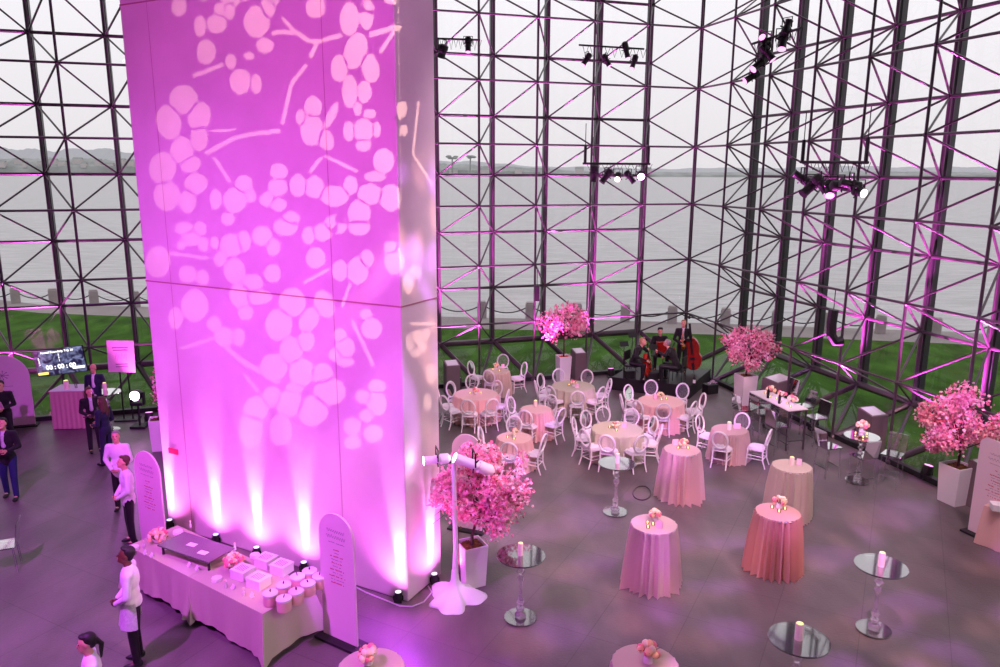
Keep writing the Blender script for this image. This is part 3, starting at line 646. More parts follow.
# ---------------------------------------------------------------- blossom trees
def blossom_tree(base, label, ph, pw, crown, seed, n, soil='soil', trunk_h=None, lean=(0, 0), rz=.3, br=.02, mats=('blo1', 'blo2', 'blo3')):
    """crown: (z0, z1, rx) heights of the crown and its half-width"""
    rnd = random.Random(seed); t = thing('blossom_tree', label, 'tree', (base.x, base.y, 0), rz, 'potted pink blossom trees')
    z0, z1, rx = crown; zc = (z0+z1)/2; rz_ = (z1-z0)/2
    m = MB(); a, b = pw*.42, pw*.5; wl = .025
    o8 = [(-1, -1), (1, -1), (1, 1), (-1, 1)]
    vs = [(x*a, y*a, 0) for x, y in o8]+[(x*b, y*b, ph) for x, y in o8]+[(x*(b-wl), y*(b-wl), ph) for x, y in o8]+[(x*(b-wl), y*(b-wl), ph-.07) for x, y in o8]
    fs = [(3, 2, 1, 0)]+[(k+4*l, (k+1) % 4+4*l, (k+1) % 4+4*l+4, k+4*l+4) for l in range(3) for k in range(4)]
    m.add(vs, fs); m.build('planter', M['planter'], t, bevel=.006)
    m = MB()
    for k in range(90):
        x, y = rnd.uniform(-1, 1)*(b-.05), rnd.uniform(-1, 1)*(b-.05); m.ell((x, y, ph-.06+rnd.uniform(0, .02)), (.035, .022, .018), 6, 4, Matrix.Rotation(rnd.uniform(0, 3), 3, 'Z'))
    m.box((0, 0, ph-.07), (2*b-.05, 2*b-.05, .02)); m.build('soil', M[soil], t)
    c0 = Vector((lean[0], lean[1], zc)); fork = Vector((lean[0]*.3, lean[1]*.3, z0+.12*(z1-z0)))
    m = MB(); m.tube([(0, 0, ph-.08), (.01, .005, ph+.3*(fork.z-ph)), tuple(fork)], [.032, .026, .022], 8); m.build('trunk', M['trunk'], t, smooth=True)
    tips = []; bm_ = MB()
    for k in range(34):
        a1 = rnd.uniform(0, 2*pi); u = rnd.uniform(-.75, 1); q = sqrt(1-u*u*.98); rr = rnd.uniform(.55, 1.0)
        tip = c0 + Vector((rx*q*cos(a1)*rr, rx*q*sin(a1)*rr, rz_*u*rr))
        mid = fork.lerp(tip, .5) + Vector((rnd.uniform(-.06, .06), rnd.uniform(-.06, .06), .06))
        bm_.tube([fork, mid, tip], [.012, .008, .003], 5)
        for s_ in range(5): tips.append((fork.lerp(tip, rnd.uniform(.55, 1.12)) if s_ else tip) + Vector([rnd.gauss(0, .05) for _ in range(3)]))
    for k in range(8): tips.append(c0+Vector((rnd.gauss(0, rx*.3), rnd.gauss(0, rx*.3), rz_*rnd.uniform(.6, .95))))
    bm_.build('branches', M['trunk'], t)
    m = MB()
    for k in range(n):
        c = rnd.choice(tips) + Vector([rnd.gauss(0, rx*.105) for _ in range(3)])
        d = c-c0
        e = sqrt((d.x/rx)**2+(d.y/rx)**2+(d.z/rz_)**2)
        if e > 1.2 or rnd.random() > .35+.65*e: continue
        r0 = br*rnd.uniform(.8, 1.35); nrm = Vector([rnd.gauss(0, 1) for _ in range(3)]).normalized(); tx = nrm.orthogonal().normalized(); ty = nrm.cross(tx)
        mi = rnd.choices((0, 1, 2, 3), (5, 3, 2, .6))[0]
        for s_ in range(5):
            aa = 2*pi*s_/5; dx = tx*cos(aa)+ty*sin(aa); dy = -tx*sin(aa)+ty*cos(aa)
            m.add([c, c+dx*r0*.9+dy*r0*.55+nrm*r0*.3, c+dx*r0*1.5+nrm*r0*.55, c+dx*r0*.9-dy*r0*.55+nrm*r0*.3], [(0, 1, 2, 3)], mi)
    m.build('blossoms', [M[mats[0]], M[mats[1]], M[mats[2]], M['leaf']], t)
    return t
blossom_tree(at(472, 583), 'large pink blossom tree in a white planter beside the draped light stand', .74, .42, (.98, 2.36, .8), 1, 7600, lean=(.24, -.1), rz=.45, br=.019)
blossom_tree(at(563, 382), 'bright pink blossom tree in a white planter at the back by the glass', .9, .42, (1.38, 2.58, .86), 2, 2600, 'soilr', rz=.3, br=.026)
blossom_tree(at(744, 404), 'soft pink blossom tree in a white planter right of the band stage', .92, .5, (1.12, 2.36, .82), 3, 3200, rz=.3, br=.024)
blossom_tree(at(953, 502), 'dense pink blossom tree in a white planter at the right by the glass', .84, .5, (.98, 2.5, .78), 4, 5200, rz=.35, br=.022)
blossom_tree(at(161, 449), 'pink blossom tree mostly hidden behind the left edge of the pier', .8, .42, (.7, 2.2, .45), 6, 1300, rz=.3, lean=(.3, .5))
# extra pale sprigs at the left of the large tree, lit by the beam, in a vase on a hidden stand
p = at(444, 592)
t = thing('blossom_spray', 'spray of pale violet-lit blossoms hanging at the left of the large tree', 'flowers', (p.x, p.y+.25, 0))
rnd = random.Random(9); m = MB()
for k in range(520):
    s_ = rnd.random(); c = Vector((-.12+.2*s_+rnd.gauss(0, .08), rnd.gauss(0, .06), 1.42+.62*s_+rnd.gauss(0, .06))); r0 = .022
    nrm = Vector([rnd.gauss(0, 1) for _ in range(3)]).normalized(); tx = nrm.orthogonal().normalized(); ty = nrm.cross(tx)
    for j in range(5):
        aa = 2*pi*j/5; dx = tx*cos(aa)+ty*sin(aa); dy = -tx*sin(aa)+ty*cos(aa)
        m.add([c, c+dx*r0*.9+dy*r0*.55, c+dx*r0*1.5+nrm*r0*.4, c+dx*r0*.9-dy*r0*.55], [(0, 1, 2, 3)], rnd.randrange(2))
m.build('blossoms', [M['blo1'], M['blo2']], t)
m = MB(); m.tube([(.25, 0, 0), (.22, 0, 1.0), (.1, 0, 1.9)], [.02, .015, .006], 6)
for k in range(6): m.tube([(.2-.02*k, 0, 1.2+.12*k), (0, rnd.gauss(0, .05), 1.25+.12*k), (-.2+.04*k, rnd.gauss(0, .05), 1.1+.14*k)], [.007, .005, .003], 5)
m.build('stem', M['trunk'], t)
# ---------------------------------------------------------------- arched boards
def arch_board(fa, fb, hgt, label, seed, style='menu', r=None, base=True):
    """fa, fb: its two feet seen in the photograph"""
    a, b = at(*fa), at(*fb); c = (a+b)/2; d = b-a; wd = d.length; rz = atan2(d.y, d.x)
    t = thing('arched_board', label, 'board', (c.x, c.y, 0), rz, 'arched display boards'); hw = wd/2; rnd = random.Random(seed)
    r = hw if r is None else min(hw, r)
    out = [(-hw, .03), (hw, .03)]+[(hw-r+r*cos(k*pi/24), hgt-r+r*sin(k*pi/24)) for k in range(13)]+[(-hw+r+r*cos(pi/2+k*pi/24), hgt-r+r*sin(pi/2+k*pi/24)) for k in range(13)]
    m = MB(); m.plate(out, .03); m.build('panel', M['board'], t)
    if base:
        m = MB(); m.box((0, 0, .02), (wd+.12, .3, .04)); m.build('base', M['black'], t)
    ink = MB(); y0 = -.0165
    def line(z, L, h_, mi, n=None):
        n = n or int(L/.02); w_ = L/n
        for k in range(n):
            if rnd.random() < .84: ink.box((-L/2+(k+.5)*w_, y0, z+rnd.uniform(-.2, .2)*h_), (w_*.7, .002, h_*rnd.uniform(.6, 1)), mi=mi)
    def scrawl(z, L, h_):
        pts = [(-L/2+L*k/40, y0, z+h_*sin(k*1.3)*(.5+.5*rnd.random())) for k in range(41)]; ink.tube(pts, .003, 4, mi=1)
    if style == 'menu':
        scrawl(hgt-.27, hw*1.0, .03); scrawl(hgt-.36, hw*1.1, .035); line(hgt-.45, hw, .012, 1)
        z = hgt-.56
        for k in range(6):
            L = hw*(.35, .75, .6, .8, .95, .75)[k]
            line(z, L, .022, 0); z -= .05
            if k < 5: line(z, L*.8, .01, 1); z -= .055
    else:
        for k in range(9):
            a1 = k*.7; ink.tube([(0, y0, hgt-.55), (.13*cos(a1), y0, hgt-.55+.11*sin(a1))], .007, 4, mi=1); ink.ell((.14*cos(a1), y0, hgt-.55+.12*sin(a1)), (.02, .002, .012), 6, 4, mi=1)
        for z in (hgt-.85, hgt-1.0, hgt-1.12): line(z, hw*.7, .015, 1)
        scrawl(.22, hw*.5, .03); line(.22, hw*.45, .03, 0)
    ink.build('printing', [M['ink'], M['inkg']], t)
    return t
arch_board((324.5, 634), (358, 649), 2.03, 'tall arched menu board at the near end of the long buffet table', 1)
arch_board((143, 546), (168, 557), 1.93, 'tall arched menu board at the far end of the long buffet table', 2)
arch_board((453, 527), (482, 532.5), 1.95, 'arched board standing behind the large blossom tree', 3)
arch_board((968, 531), (1012, 552), 1.95, 'arched board at the right edge behind the pink-clothed table', 4, r=.16)
arch_board((-18, 430), (36, 425), 2.0, 'wide arched welcome board with a sprig emblem at the far left', 5, 'logo')
# ---------------------------------------------------------------- long buffet table
F0 = at(262+.5, 614.5, .76); F1 = at(139, 552, .76); bu = (F1-F0); LB = 3.42; bu.z = 0; bu.normalize(); bv = Vector((-bu.y, bu.x, 0)); bv = bv if bv.y > 0 else -bv; WB = .9
bp_ = lambda s, d, z=.765: (F0.x+bu.x*s+bv.x*d, F0.y+bu.y*s+bv.y*d, z)
t = thing('folding_table', 'long buffet table along the foot of the pier', 'table', (F0.x, F0.y, 0), 0)
m = MB(); cx_ = bp_(LB/2, WB/2, .735); m.box((cx_[0]-F0.x, cx_[1]-F0.y, .735), (LB-.04, WB-.04, .03), rz=atan2(bu.y, bu.x)); m.build('tabletop', M['white'], t)
for s_ in (.2, LB-.2):
    for d_ in (.12, WB-.12):
        q = bp_(s_, d_, 0); m = MB(); m.tube([(q[0]-F0.x, q[1]-F0.y, 0), (q[0]-F0.x, q[1]-F0.y, .72)], .015, 6); m.build('leg', M['black'], t)
def drape(s0, s1, mt, label, seed, hem=.05):
    rnd = random.Random(seed); ph = [rnd.uniform(0, 6) for _ in range(5)]
    m = MB(); N = 44; D = 14; rows = 9
    L_ = s1-s0
    per = [(s0+L_*k/N, 0) for k in range(N)]+[(s1, WB*k/D) for k in range(D)]+[(s1-L_*k/N, WB) for k in range(N)]+[(s0, WB-WB*k/D) for k in range(D)]
    n = len(per); mid = ((s0+s1)/2, WB/2); vs = []
    for r_ in range(rows+1):
        tt = r_/rows
        for k, (s_, d_) in enumerate(per):
            ds, dd = (s_-mid[0]), (d_-mid[1]); edge_s = min(abs(s_-s0), abs(s1-s_)); edge_d = min(d_, WB-d_)
            corner = math.exp(-((edge_s+edge_d)/.14)**2)
            wv = .02*tt*(sin(s_*9+ph[0])+sin(d_*13+ph[1])+.6*sin(s_*23+ph[2]))+.11*corner*tt*1.6
            on_long = edge_d < 1e-6
            ox, oy = (0, wv+.02*tt) if on_long else (wv+.02*tt, 0)
            if corner > .2: ox, oy = wv*.8, wv*.8
            s2 = s_ + math.copysign(ox, ds); d2 = d_+math.copysign(oy, dd)
            z = .768 - (.768-hem-.05*(1-corner)-.03*sin(s_*3+ph[3]))*tt
            q = bp_(s2, d2, z); vs.append((q[0]-F0.x, q[1]-F0.y, max(z, .012)))
    fs = [(r_*n+k, r_*n+(k+1) % n, (r_+1)*n+(k+1) % n, (r_+1)*n+k) for r_ in range(rows) for k in range(n)]
    fs.append(tuple(range(n))[::-1])
    m.add(vs, fs)
    return tag(m.build('tablecloth', M[mt], loc=(F0.x, F0.y, 0), smooth=True), label, 'tablecloth')
drape(0, 1.72, 'sclo', 'sage beige cloth on the near half of the long buffet table, under round tins', 3)
drape(1.73, LB, 'sclo', 'sage beige cloth on the far half of the long buffet table, under the steel tray', 4)
def onb(px, py, z=.772): p = at(px, py, z); return (p.x, p.y, z)
ZT = .772; rzb = atan2(bu.y, bu.x)
# raised tray
q4 = [at(*q, .95) for q in ((157.5, 545), (208.5, 562.5), (235, 548), (183, 531))]; c = sum(q4, Vector())/4; e_ = (q4[1]-q4[0]); wv_ = (q4[3]-q4[0]).length
t = thing('serving_stand', 'large steel tray raised on short black legs on the buffet table', 'stand', (c.x, c.y, ZT), atan2(e_.y, e_.x))
m = MB(); m.box((0, 0, .165), (e_.length, wv_, .025)); m.build('tray', M['tray'], t, bevel=.006)
for sx in (-1, 1):
    for sy in (-1, 1): m = MB(); m.box((sx*(e_.length/2-.06), sy*(wv_/2-.06), .077), (.03, .03, .154)); m.build('leg', M['black'], t)
for q, w_ in (((192, 544.5), 'far'), ((203, 552.5), 'near')):
    p = at(*q, .955); m = MB(); m.box((0, 0, .003), (.16, .1, .006)); tag(m.build('menu_card', M['card'], loc=(p.x, p.y, ZT+.179), rz=rzb+.2), 'white card lying on the steel tray, %s one' % w_, 'card')
for q, w_ in (((145, 553.8), 'beside the left end of the tray, flat'), ((151.5, 556.5), 'front left corner, upright'), ((189, 566), 'in front of the steel tray, left of two'), ((197, 569.5), 'in front of the steel tray, right of two'), ((233, 588.5), 'in front of the white boxes, left of two'), ((252, 596.5), 'in front of the white boxes, right of two')):
    p = onb(*q); m = MB(); Q = Matrix.Rotation(rzb+pi-.3, 3, 'Z') @ Matrix.Rotation(R(-35), 3, 'X')
    m.box((0, 0, .03), (.085, .004, .065), mx=Q); m.box((0, 0, .004), (.085, .05, .004), rz=rzb-.3)
    tag(m.build('label_card', M['card'], loc=p), 'small white label card on the buffet, %s' % w_, 'card', 'label cards on the buffet')
# boxes
for q, w_ in (((243, 577), 'front left'), ((259, 585.5), 'front right'), ((266.5, 565.5), 'rear left'), ((282, 572), 'rear right')):
    p = onb(*q); t = thing('gift_box', 'square white gift box on the buffet, %s of the four' % w_, 'box', p, rzb+.12, 'white gift boxes')
    m = MB(); m.box((0, 0, .06), (.27, .24, .12)); m.build('body', M['card'], t, bevel=.004)
    m = MB(); m.box((0, 0, .135), (.285, .255, .035)); m.build('lid', M['card'], t, bevel=.004)
    m = MB()
    for k in range(5): m.box((-.07+.035*k, 0, .1535), (.012, .15, .002))
    m.build('lettering', M['inkg'], t)
def tin(q, w_, first=[None]):
    p = onb(*q)
    if first[0] is None:
        t = thing('round_tin', '', 'tin', (0, 0, 0), 0, 'round cloth-covered tins'); first[0] = t
        m = MB(); m.lathe([(.1, 0), (.104, .01), (.104, .16), (.1, .17)], n=28); m.build('body', M['pclo'], t, smooth=True)
        m = MB(); m.lathe([(.107, .15), (.109, .155), (.109, .178), (.1, .186), (.002, .188)], n=28, cap=False); m.build('lid', M['cushion'], t, smooth=True)
        m = MB(); m.tube([(0, 0, .186), (.008, .01, .22), (.0, .012, .235), (-.01, 0, .2)], .007, 6); m.build('cord_handle', M['rope'], t, smooth=True)
        t.location = p; t['label'] = 'round white-lidded tin with cord handle on the buffet, '+w_
    else: clone(first[0], p, .7*q[0], 'round white-lidded tin with cord handle on the buffet, '+w_)
for q, w_ in (((271, 604), 'leftmost, in front'), ((284.5, 609.5), 'nearest the camera'), ((284, 595.5), 'second row, left'), ((297, 602), 'front row, right'), ((298, 587), 'third row, left'), ((308.5, 594), 'third row, middle'), ((310, 581), 'furthest back'), ((320, 586.5), 'rightmost, beside the arched board')): tin(q, w_)
def big_posy(q, r, label):
    p = onb(*q); rnd = random.Random(int(q[0])); t = thing('flower_arrangement', label, 'flowers', p)
    m = MB(); m.lathe([(.05, 0), (.07, .01), (.09, .07), (.085, .08)], n=14); m.build('bowl', M['gl'], t, smooth=True)
    m = MB(); blooms(m, (0, 0, .1), r, 46, .034, rnd); m.build('blossoms', [M['peach'], M['peach2'], M['rosep']], t, smooth=True)
    m = MB(); blooms(m, (0, 0, .085), r*1.02, 14, .02, rnd); m.build('leaves', [M['leaf']]*3, t, smooth=True)
big_posy((158.5, 542), .14, 'round peach rose arrangement at the far end of the buffet'); big_posy((234, 568), .14, 'round peach rose arrangement between the steel tray and the boxes')
for q, w_ in (((178, 533), 'behind the far rose arrangement'), ((134, 549), 'at the far left corner'), ((255, 556.5), 'behind the gift boxes'), ((217, 580), 'left of the gift boxes')):
    p = onb(*q); m = MB(); h_ = .03
    n6 = 8 if q[0] > 200 else 20
    for k in range(5): m.prism([(.085*cos(2*pi*j/n6+.1*k)*(1-.02*k), .085*sin(2*pi*j/n6+.1*k)*(1-.02*k)) for j in range(n6)], k*.009, k*.009+.007)
    tag(m.build('napkin_stack', M['card'], loc=p), 'stack of white napkins on the buffet, %s' % w_, 'napkins', 'napkin stacks')
for q, w_ in (((226, 588), 'front left of the gift boxes'), ((244, 595.5), 'between the two front label cards'), ((144, 548), 'far left end'), ((190.5, 527.5), 'back edge behind the tray'), ((235, 550), 'back edge right of the tray')):
    t = thing('bud_vase', 'small glass bud vase on the buffet, %s' % w_, 'vase', onb(*q), 0, 'bud vases on the buffet')
    m = MB(); m.lathe([(.018, 0), (.024, .01), (.02, .06), (.01, .08), (.013, .1)], n=10); m.build('vase', M['gl'], t, smooth=True)
    m = MB(); m.ell((0, 0, .115), .018, 8, 6); m.build('flower', M['peach2'], t, smooth=True)
# ---------------------------------------------------------------- right edge table
ra, rb_ = at(984, 505, .78), at(1030, 521, .78); d = rb_-ra; d.normalize(); dn = Vector((-d.y, d.x, 0)); 
t = thing('side_table', 'table under a rose cloth, cut off by the right edge', 'table', ((ra+d*.7+dn*.4).x, (ra+d*.7+dn*.4).y, 0), atan2(d.y, d.x))
m = MB(); m.box((0, 0, .75), (1.36, .76, .03)); m.build('tabletop', M['white'], t)
m = MB(); m.tube([(0, 0, 0), (0, 0, .74)], .03, 8); m.build('pedestal', M['black'], t)
m = MB(); per = []
N = 60; hw, hd = .7, .4
for k in range(N):
    f = k/N*4; i = int(f); g = f-i
    per.append([(-hw+2*hw*g, -hd), (hw, -hd+2*hd*g), (hw-2*hw*g, hd), (-hw, hd-2*hd*g)][i])
vs = []
for r_ in range(8):
    tt = r_/7
    for k, (x, y) in enumerate(per):
        fl = 1+tt*(.10+.05*sin(k*1.9)); vs.append((x*fl, y*fl, .775-.765*tt))
m.add(vs, [(r_*N+k, (r_+1)*N+k, (r_+1)*N+(k+1) % N, r_*N+(k+1) % N) for r_ in range(7) for k in range(N)]+[tuple(range(N))])
tag(m.build('tablecloth', M['pclo'], loc=t.location, rz=t.rotation_euler.z, smooth=True), 'rose cloth on the table cut off by the right edge', 'tablecloth')
p = at(996, 510, .78); m = MB(); m.box((0, 0, .05), (.26, .2, .1)); m.box((0, 0, .11), (.27, .21, .025)); tag(m.build('gift_box', M['card'], loc=(p.x+.05, p.y, .783), rz=-.3, bevel=.004), 'white box on the rose-clothed table at the right edge', 'box')
# ---------------------------------------------------------------- exhibit plinths
def kiosk(px, py, h, wd, dp, label, rz=None):
    p = at(px, py); rz = atan2(E1.y, E1.x) if rz is None else rz
    t = thing('exhibit_plinth', label, 'plinth', (p.x, p.y, 0), rz, 'grey exhibit plinths'); x, y = wd/2, dp/2
    m = MB(); m.add([(-x, -y, 0), (x, -y, 0), (x, y, 0), (-x, y, 0), (-x, -y, h-.1), (x, -y, h-.1), (x, y, h), (-x, y, h)], [(3, 2, 1, 0), (0, 1, 5, 4), (1, 2, 6, 5), (2, 3, 7, 6), (3, 0, 4, 7), (4, 5, 6, 7)]); m.build('body', M['kiosk'], t, bevel=.01)
    m = MB(); s_ = .1/dp; m.add([(-x*.8, -y*.8, h-.1+.1*.1+.008), (x*.8, -y*.8, h-.1+.1*.1+.008), (x*.8, y*.8, h-.1*.1+.008), (-x*.8, y*.8, h-.1*.1+.008), (-x*.8, -y*.8, h-.1), (x*.8, -y*.8, h-.1), (x*.8, y*.8, h-.03), (-x*.8, y*.8, h-.03)], [(0, 1, 2, 3), (0, 4, 5, 1), (1, 5, 6, 2), (2, 6, 7, 3), (3, 7, 4, 0)]); m.build('panel', M['kglass'], t)
kiosk(452, 393.5, 1.04, .44, .42, 'exhibit plinth with pale glass top beside the right edge of the pier')
kiosk(578, 378, 1.0, .4, .42, 'exhibit plinth with pale top right of the back blossom tree')
kiosk(776, 410, 1.02, .7, .6, 'exhibit plinth with pink-lit top behind the high bar', atan2(NN.y, NN.x)+pi/2+pi/2)
kiosk(869, 449, 1.05, .5, .5, 'exhibit plinth behind the pedestal table by the glass wall')
kiosk(984, 507, 1.0, .6, .5, 'exhibit plinth right of the dense pink tree')
# ---------------------------------------------------------------- uplights
def uplight(p, tgt, label, lens='lensm', energy=None, color=(1, .2, 1), ang=26, tilt=None, size=1.0, blend=.6):
    t = thing('uplight', label, 'light', (p.x, p.y, 0), 0, 'black floor uplights')
    d = (Vector(tgt)-Vector((p.x, p.y, .2*size))).normalized(); Q = d.to_track_quat('Z', 'Y').to_matrix(); c = Vector((0, 0, .17*size))
    m = MB(); m.box((0, 0, .02), (.2*size, .16*size, .04)); 
    m.tube([(-.115*size, 0, .03), (-.115*size, 0, .18*size)], .012, 6); m.tube([(.115*size, 0, .03), (.115*size, 0, .18*size)], .012, 6); m.build('yoke', M['black'], t)
    m = MB(); pts = [c+Q @ Vector((0, 0, z*size)) for z in (-.11, -.09, .1, .115)]; m.tube(pts, [.06*size, .095*size, .1*size, .095*size], 16); m.build('housing', M['black'], t, smooth=True)
    m = MB(); a0 = c+Q @ Vector((0, 0, .118*size)); m.tube([a0, a0+d*.004], .08*size, 16); m.build('lens', M[lens], t)
    if energy:
        l = spot('beam', Vector((p.x, p.y, 0))+a0+d*.03, tgt, energy, color, ang, blend, .03)
        l.parent = t; l.location = a0+d*.03; l.rotation_euler = (d.to_track_quat('-Z', 'Y')).to_euler()
    return t
def faceuplight(px, py, label, e=160, ang=24, hi=3.2, col_=(.9, .33, 1), off=.16, face=0):
    p = at(px, py)
    if face == 0: s_ = (p-CF).dot(CU); p = CF+CU*s_-CV*off; tg = cpt(s_, 0, hi)
    else: s_ = (p-CF).dot(CV); p = CF+CV*s_-CU*off; tg = cpt(0, s_, hi)
    t = uplight(p, tg, label, 'lensv', e, col_, ang, size=.62, blend=1.0)
    l = spot('spill', (0, 0, .2), (0, 0, 1), 150, (1, .16, .85), 120, 1, .04); l.parent = t; l.location = (-CV if face == 0 else -CU)*.4+Vector((0, 0, .2)); l.rotation_euler = ((CV if face == 0 else CU)+Vector((0, 0, 1.6))).to_track_quat('-Z', 'Y').to_euler()
    return t
UPE = 1.0
faceuplight(397, 603, 'violet uplight at the near corner of the pier', 2100*UPE, 25, 2.7, off=.07)
faceuplight(430, 582, 'violet uplight at the narrow right side of the pier', 2100*UPE, 25, 2.7, off=.07, face=1)
faceuplight(305, 571, 'uplight behind the buffet table below the fourth beam', 2100*UPE, 25, 2.7, off=.07)
faceuplight(257.5, 556, 'uplight behind the buffet table below the third beam', 2100*UPE, 25, 2.7, off=.07)
faceuplight(215, 544, 'uplight behind the buffet table below the second beam', 2100*UPE, 25, 2.7, off=.07)
faceuplight(173, 527, 'uplight at the far corner of the pier beside the arched board', 2100*UPE, 25, 2.7, off=.07)
p = at(398, 606); spot('spill', (p.x+.1, p.y-.3, 1.3), (p.x-.5, p.y-1.4, 0), 300, (.5, .04, 1), 130, 1, .1)
MG = (1, .12, .85)
UE = 11000
for (px, py, lb_, e, hi, q) in ((458, 388, 'by the plinth right of the pier', 1, 5, 0), (611, 378, 'left of the band stage', 1, 5, 0), (767, 408, 'behind the high bar', 1, 5, 1), (813, 430, 'below the near end of the high bar', 1, 5, 1), (926, 479, 'between the clear stool and the dense pink tree', 1, 5, 1), (541, 390, 'at the foot of the back blossom tree', .3, 5, 0), (15, 424, 'behind the arched welcome board', .5, 5, 0), (150, 424, 'behind the pier at left', .1, 5, 0)):
    p = at(px, py); tg = p + (E1*1.1 if q else NN*.9) + Vector((0, 0, hi)); e *= UE
    uplight(p, tg, 'black uplight with magenta lens %s' % lb_, 'lensp', e, MG, 66, size=1.15)
# cable along the pier foot
m = MB(); pts = [at(*q, .012) for q in ((356, 587), (365, 592), (380, 598), (400, 606), (412, 606.5), (424, 602), (432, 592), (428, 586))]; m.tube(pts, .012, 6); tag(m.build('power_cable', M['cable'], smooth=True), 'pale cable running along the foot of the pier between the uplights', 'cable')
m = MB(); m.tube([at(x, y, .01) for x, y in ((586.5+3, 0+482),)][:0] or [at(642+9*cos(k*.3), 493+7*sin(k*.3), .01) for k in range(21)], .014, 6, closed=True)
tag(m.build('cable_ring', M['frame'], smooth=True), 'dark ring lying on the floor left of the tall rose table', 'cable')
# ---------------------------------------------------------------- draped light stand
p = at(455, 598)
t = thing('light_stand', 'light stand wrapped in white cloth in front of the large blossom tree', 'stand', (p.x, p.y, 0), 0)
def zat(px, py, P):  # height of a seen point above the spot P
    q = onplane(px, py, Vector((P.x, P.y, 0)), Vector((0, 1, 0))); return q
zt = zat(452, 461, p).z
m = MB(); m.tube([(0, 0, .3), (.02, 0, .9), (0, 0, zt-.4), (0, 0, zt+.03)], [.05, .042, .038, .038], 12); m.build('wrapped_pole', M['shirtw'], t, smooth=True)
q1, q2 = zat(433, 457, p), zat(489, 468, p)
m = MB(); m.tube([(q1.x-p.x+.12, 0, zt-.02), (q2.x-p.x-.1, .05, zt-.06)], .02, 8); m.build('crossbar', M['black'], t, smooth=True)
m = MB(); n = 60; vs = []
for i, (r_, z) in enumerate(((.05, .5), (.07, .3), (.13, .2), (.24, .15), (.34, .09), (.41, .03), (.43, .0))):
    for k in range(n):
        a = 2*pi*k/n; q = r_*(1+(.16*sin(3*a+1)+.12*sin(5*a+i*.4)+.07*sin(9*a))*min(1, i/3)); vs.append((q*cos(a), q*sin(a), z+.03*sin(5*a+i)*(i/6)*(1 if i < 5 else 0)))
m.add(vs, [(i*n+k, i*n+(k+1) % n, (i+1)*n+(k+1) % n, (i+1)*n+k) for i in range(6) for k in range(n)]+[tuple(range(n))]); m.build('draped_cloth', M['shirtw'], t, smooth=True)
def leko(c, d, L, label, lens, r=.085, grp='stage spotlights', mt='shirtw', scale=1):
    t = thing('spotlight', label, 'light', c, 0, grp); d = Vector(d).normalized()
    m = MB(); ps = [d*L*f for f in (-.5, -.42, -.12, -.1, .1, .12, .45, .5)]; rs = [r*f for f in (.5, .95, 1, .8, .8, .75, .8, .9)]
    m.tube(ps, rs, 16); m.build('barrel', M[mt], t, smooth=True)
    m = MB(); m.tube([d*L*.5, d*L*.506], r*.8, 16); m.build('lens', M[lens], t)
    s_ = d.cross(Vector((0, 0, 1))).normalized(); u2 = s_.cross(d)
    m = MB(); m.tube([s_*r*1.25-d*.0, s_*r*1.25+Vector((0, 0, r*2.2)), -s_*r*1.25+Vector((0, 0, r*2.2)), -s_*r*1.25], r*.13, 6); m.build('yoke', M['black'], t)
    for k in range(4):
        m = MB(); a = k*pi/2+.7; q = s_*cos(a)+u2*sin(a); m.tube([q*r*.75, q*r*1.5], r*.14, 6)
        m.build('shutter_handle', M['black'], t)
    return t
pa = zat(437, 459.5, p); pb = zat(474, 466, p)
leko((pa.x, p.y, pa.z), (-.97, -.25, -.02), .42, 'white-wrapped spotlight pointing at the pier, left on the draped stand', 'lensm', .085)
leko((pb.x, p.y+.05, pb.z), (-.9, -.2, .42), .68, 'white-wrapped spotlight with lit lens over the blossom tree, right on the draped stand', 'lensw', .1)
# ---------------------------------------------------------------- hanging rigs
def rig(a, b, lights, label, seed, hang=True, r=.025, up=1.2):
    t = thing('lighting_bar', label, 'lighting bar', tuple(a), 0, 'hanging lighting bars'); a = Vector(a); b = Vector(b); rnd = random.Random(seed)
    m = MB(); m.tube([(0, 0, 0), b-a], r, 8); m.build('bar', M['black'], t, smooth=True)
    if hang:
        for f in (.03, .97):
            q = (b-a)*f; m = MB(); m.tube([q, q+Vector((0, 0, up*.45))], .045, 6); m.tube([q+Vector((0, 0, up*.45)), q+Vector((0, 0, up))], .012, 5); m.build('hoist_chain', M['black'], t)
    m = MB()
    for k in range(9):
        f = (k+.5)/9; q = (b-a)*f; q2 = (b-a)*(f+.09); m.tube([q, q.lerp(q2, .5)+Vector((0, 0, -.18-.1*rnd.random())), q2], .008, 5)
    m.build('cable_loops', M['black'], t)
    for i, (f, drop, dirv, L, r_, lens, wd_) in enumerate(lights):
        c = a+(b-a)*f+Vector((0, 0, -drop)); leko(c, dirv, L, 'black spotlight %s %s' % (wd_, label.split(' hanging')[0].replace('lighting bar', 'on the lighting bar')), lens, r_, 'hanging black spotlights', 'black')
    return t
ob = .45
L1 = ('first on', 'second on', 'third on', 'fourth on', 'fifth on', 'sixth on', 'seventh on')
a, b = inback(437, 38.5, 3), inback(480, 40, 3)
rig(a, b, [(.12, .3, (-.3, .2, -1), .34, .13, 'lensp', 'boxy first on'), (.72, .12, (.0, -.3, -1), .4, .09, 'lensp', 'second on')], 'lighting bar beside the right edge of the pier, hanging high', 1, False)
a, b = inback(579, 45, 3), inback(644, 49, 3)
rig(a, b, [(.12, .35, (-.6, -.2, -.9), .36, .085, 'lensp', L1[0]), (.42, .35, (.5, -.2, -.9), .36, .085, 'lensp', L1[1]), (.72, .05, (.25, -.1, -1), .44, .09, 'lensp', L1[2]), (.85, .35, (-.3, -.3, -.9), .4, .085, 'lensp', L1[3])], 'upper middle lighting bar, hanging above the lower one', 2, False)
a, b = inback(583, 163.5, .7), inback(650, 164, .7)
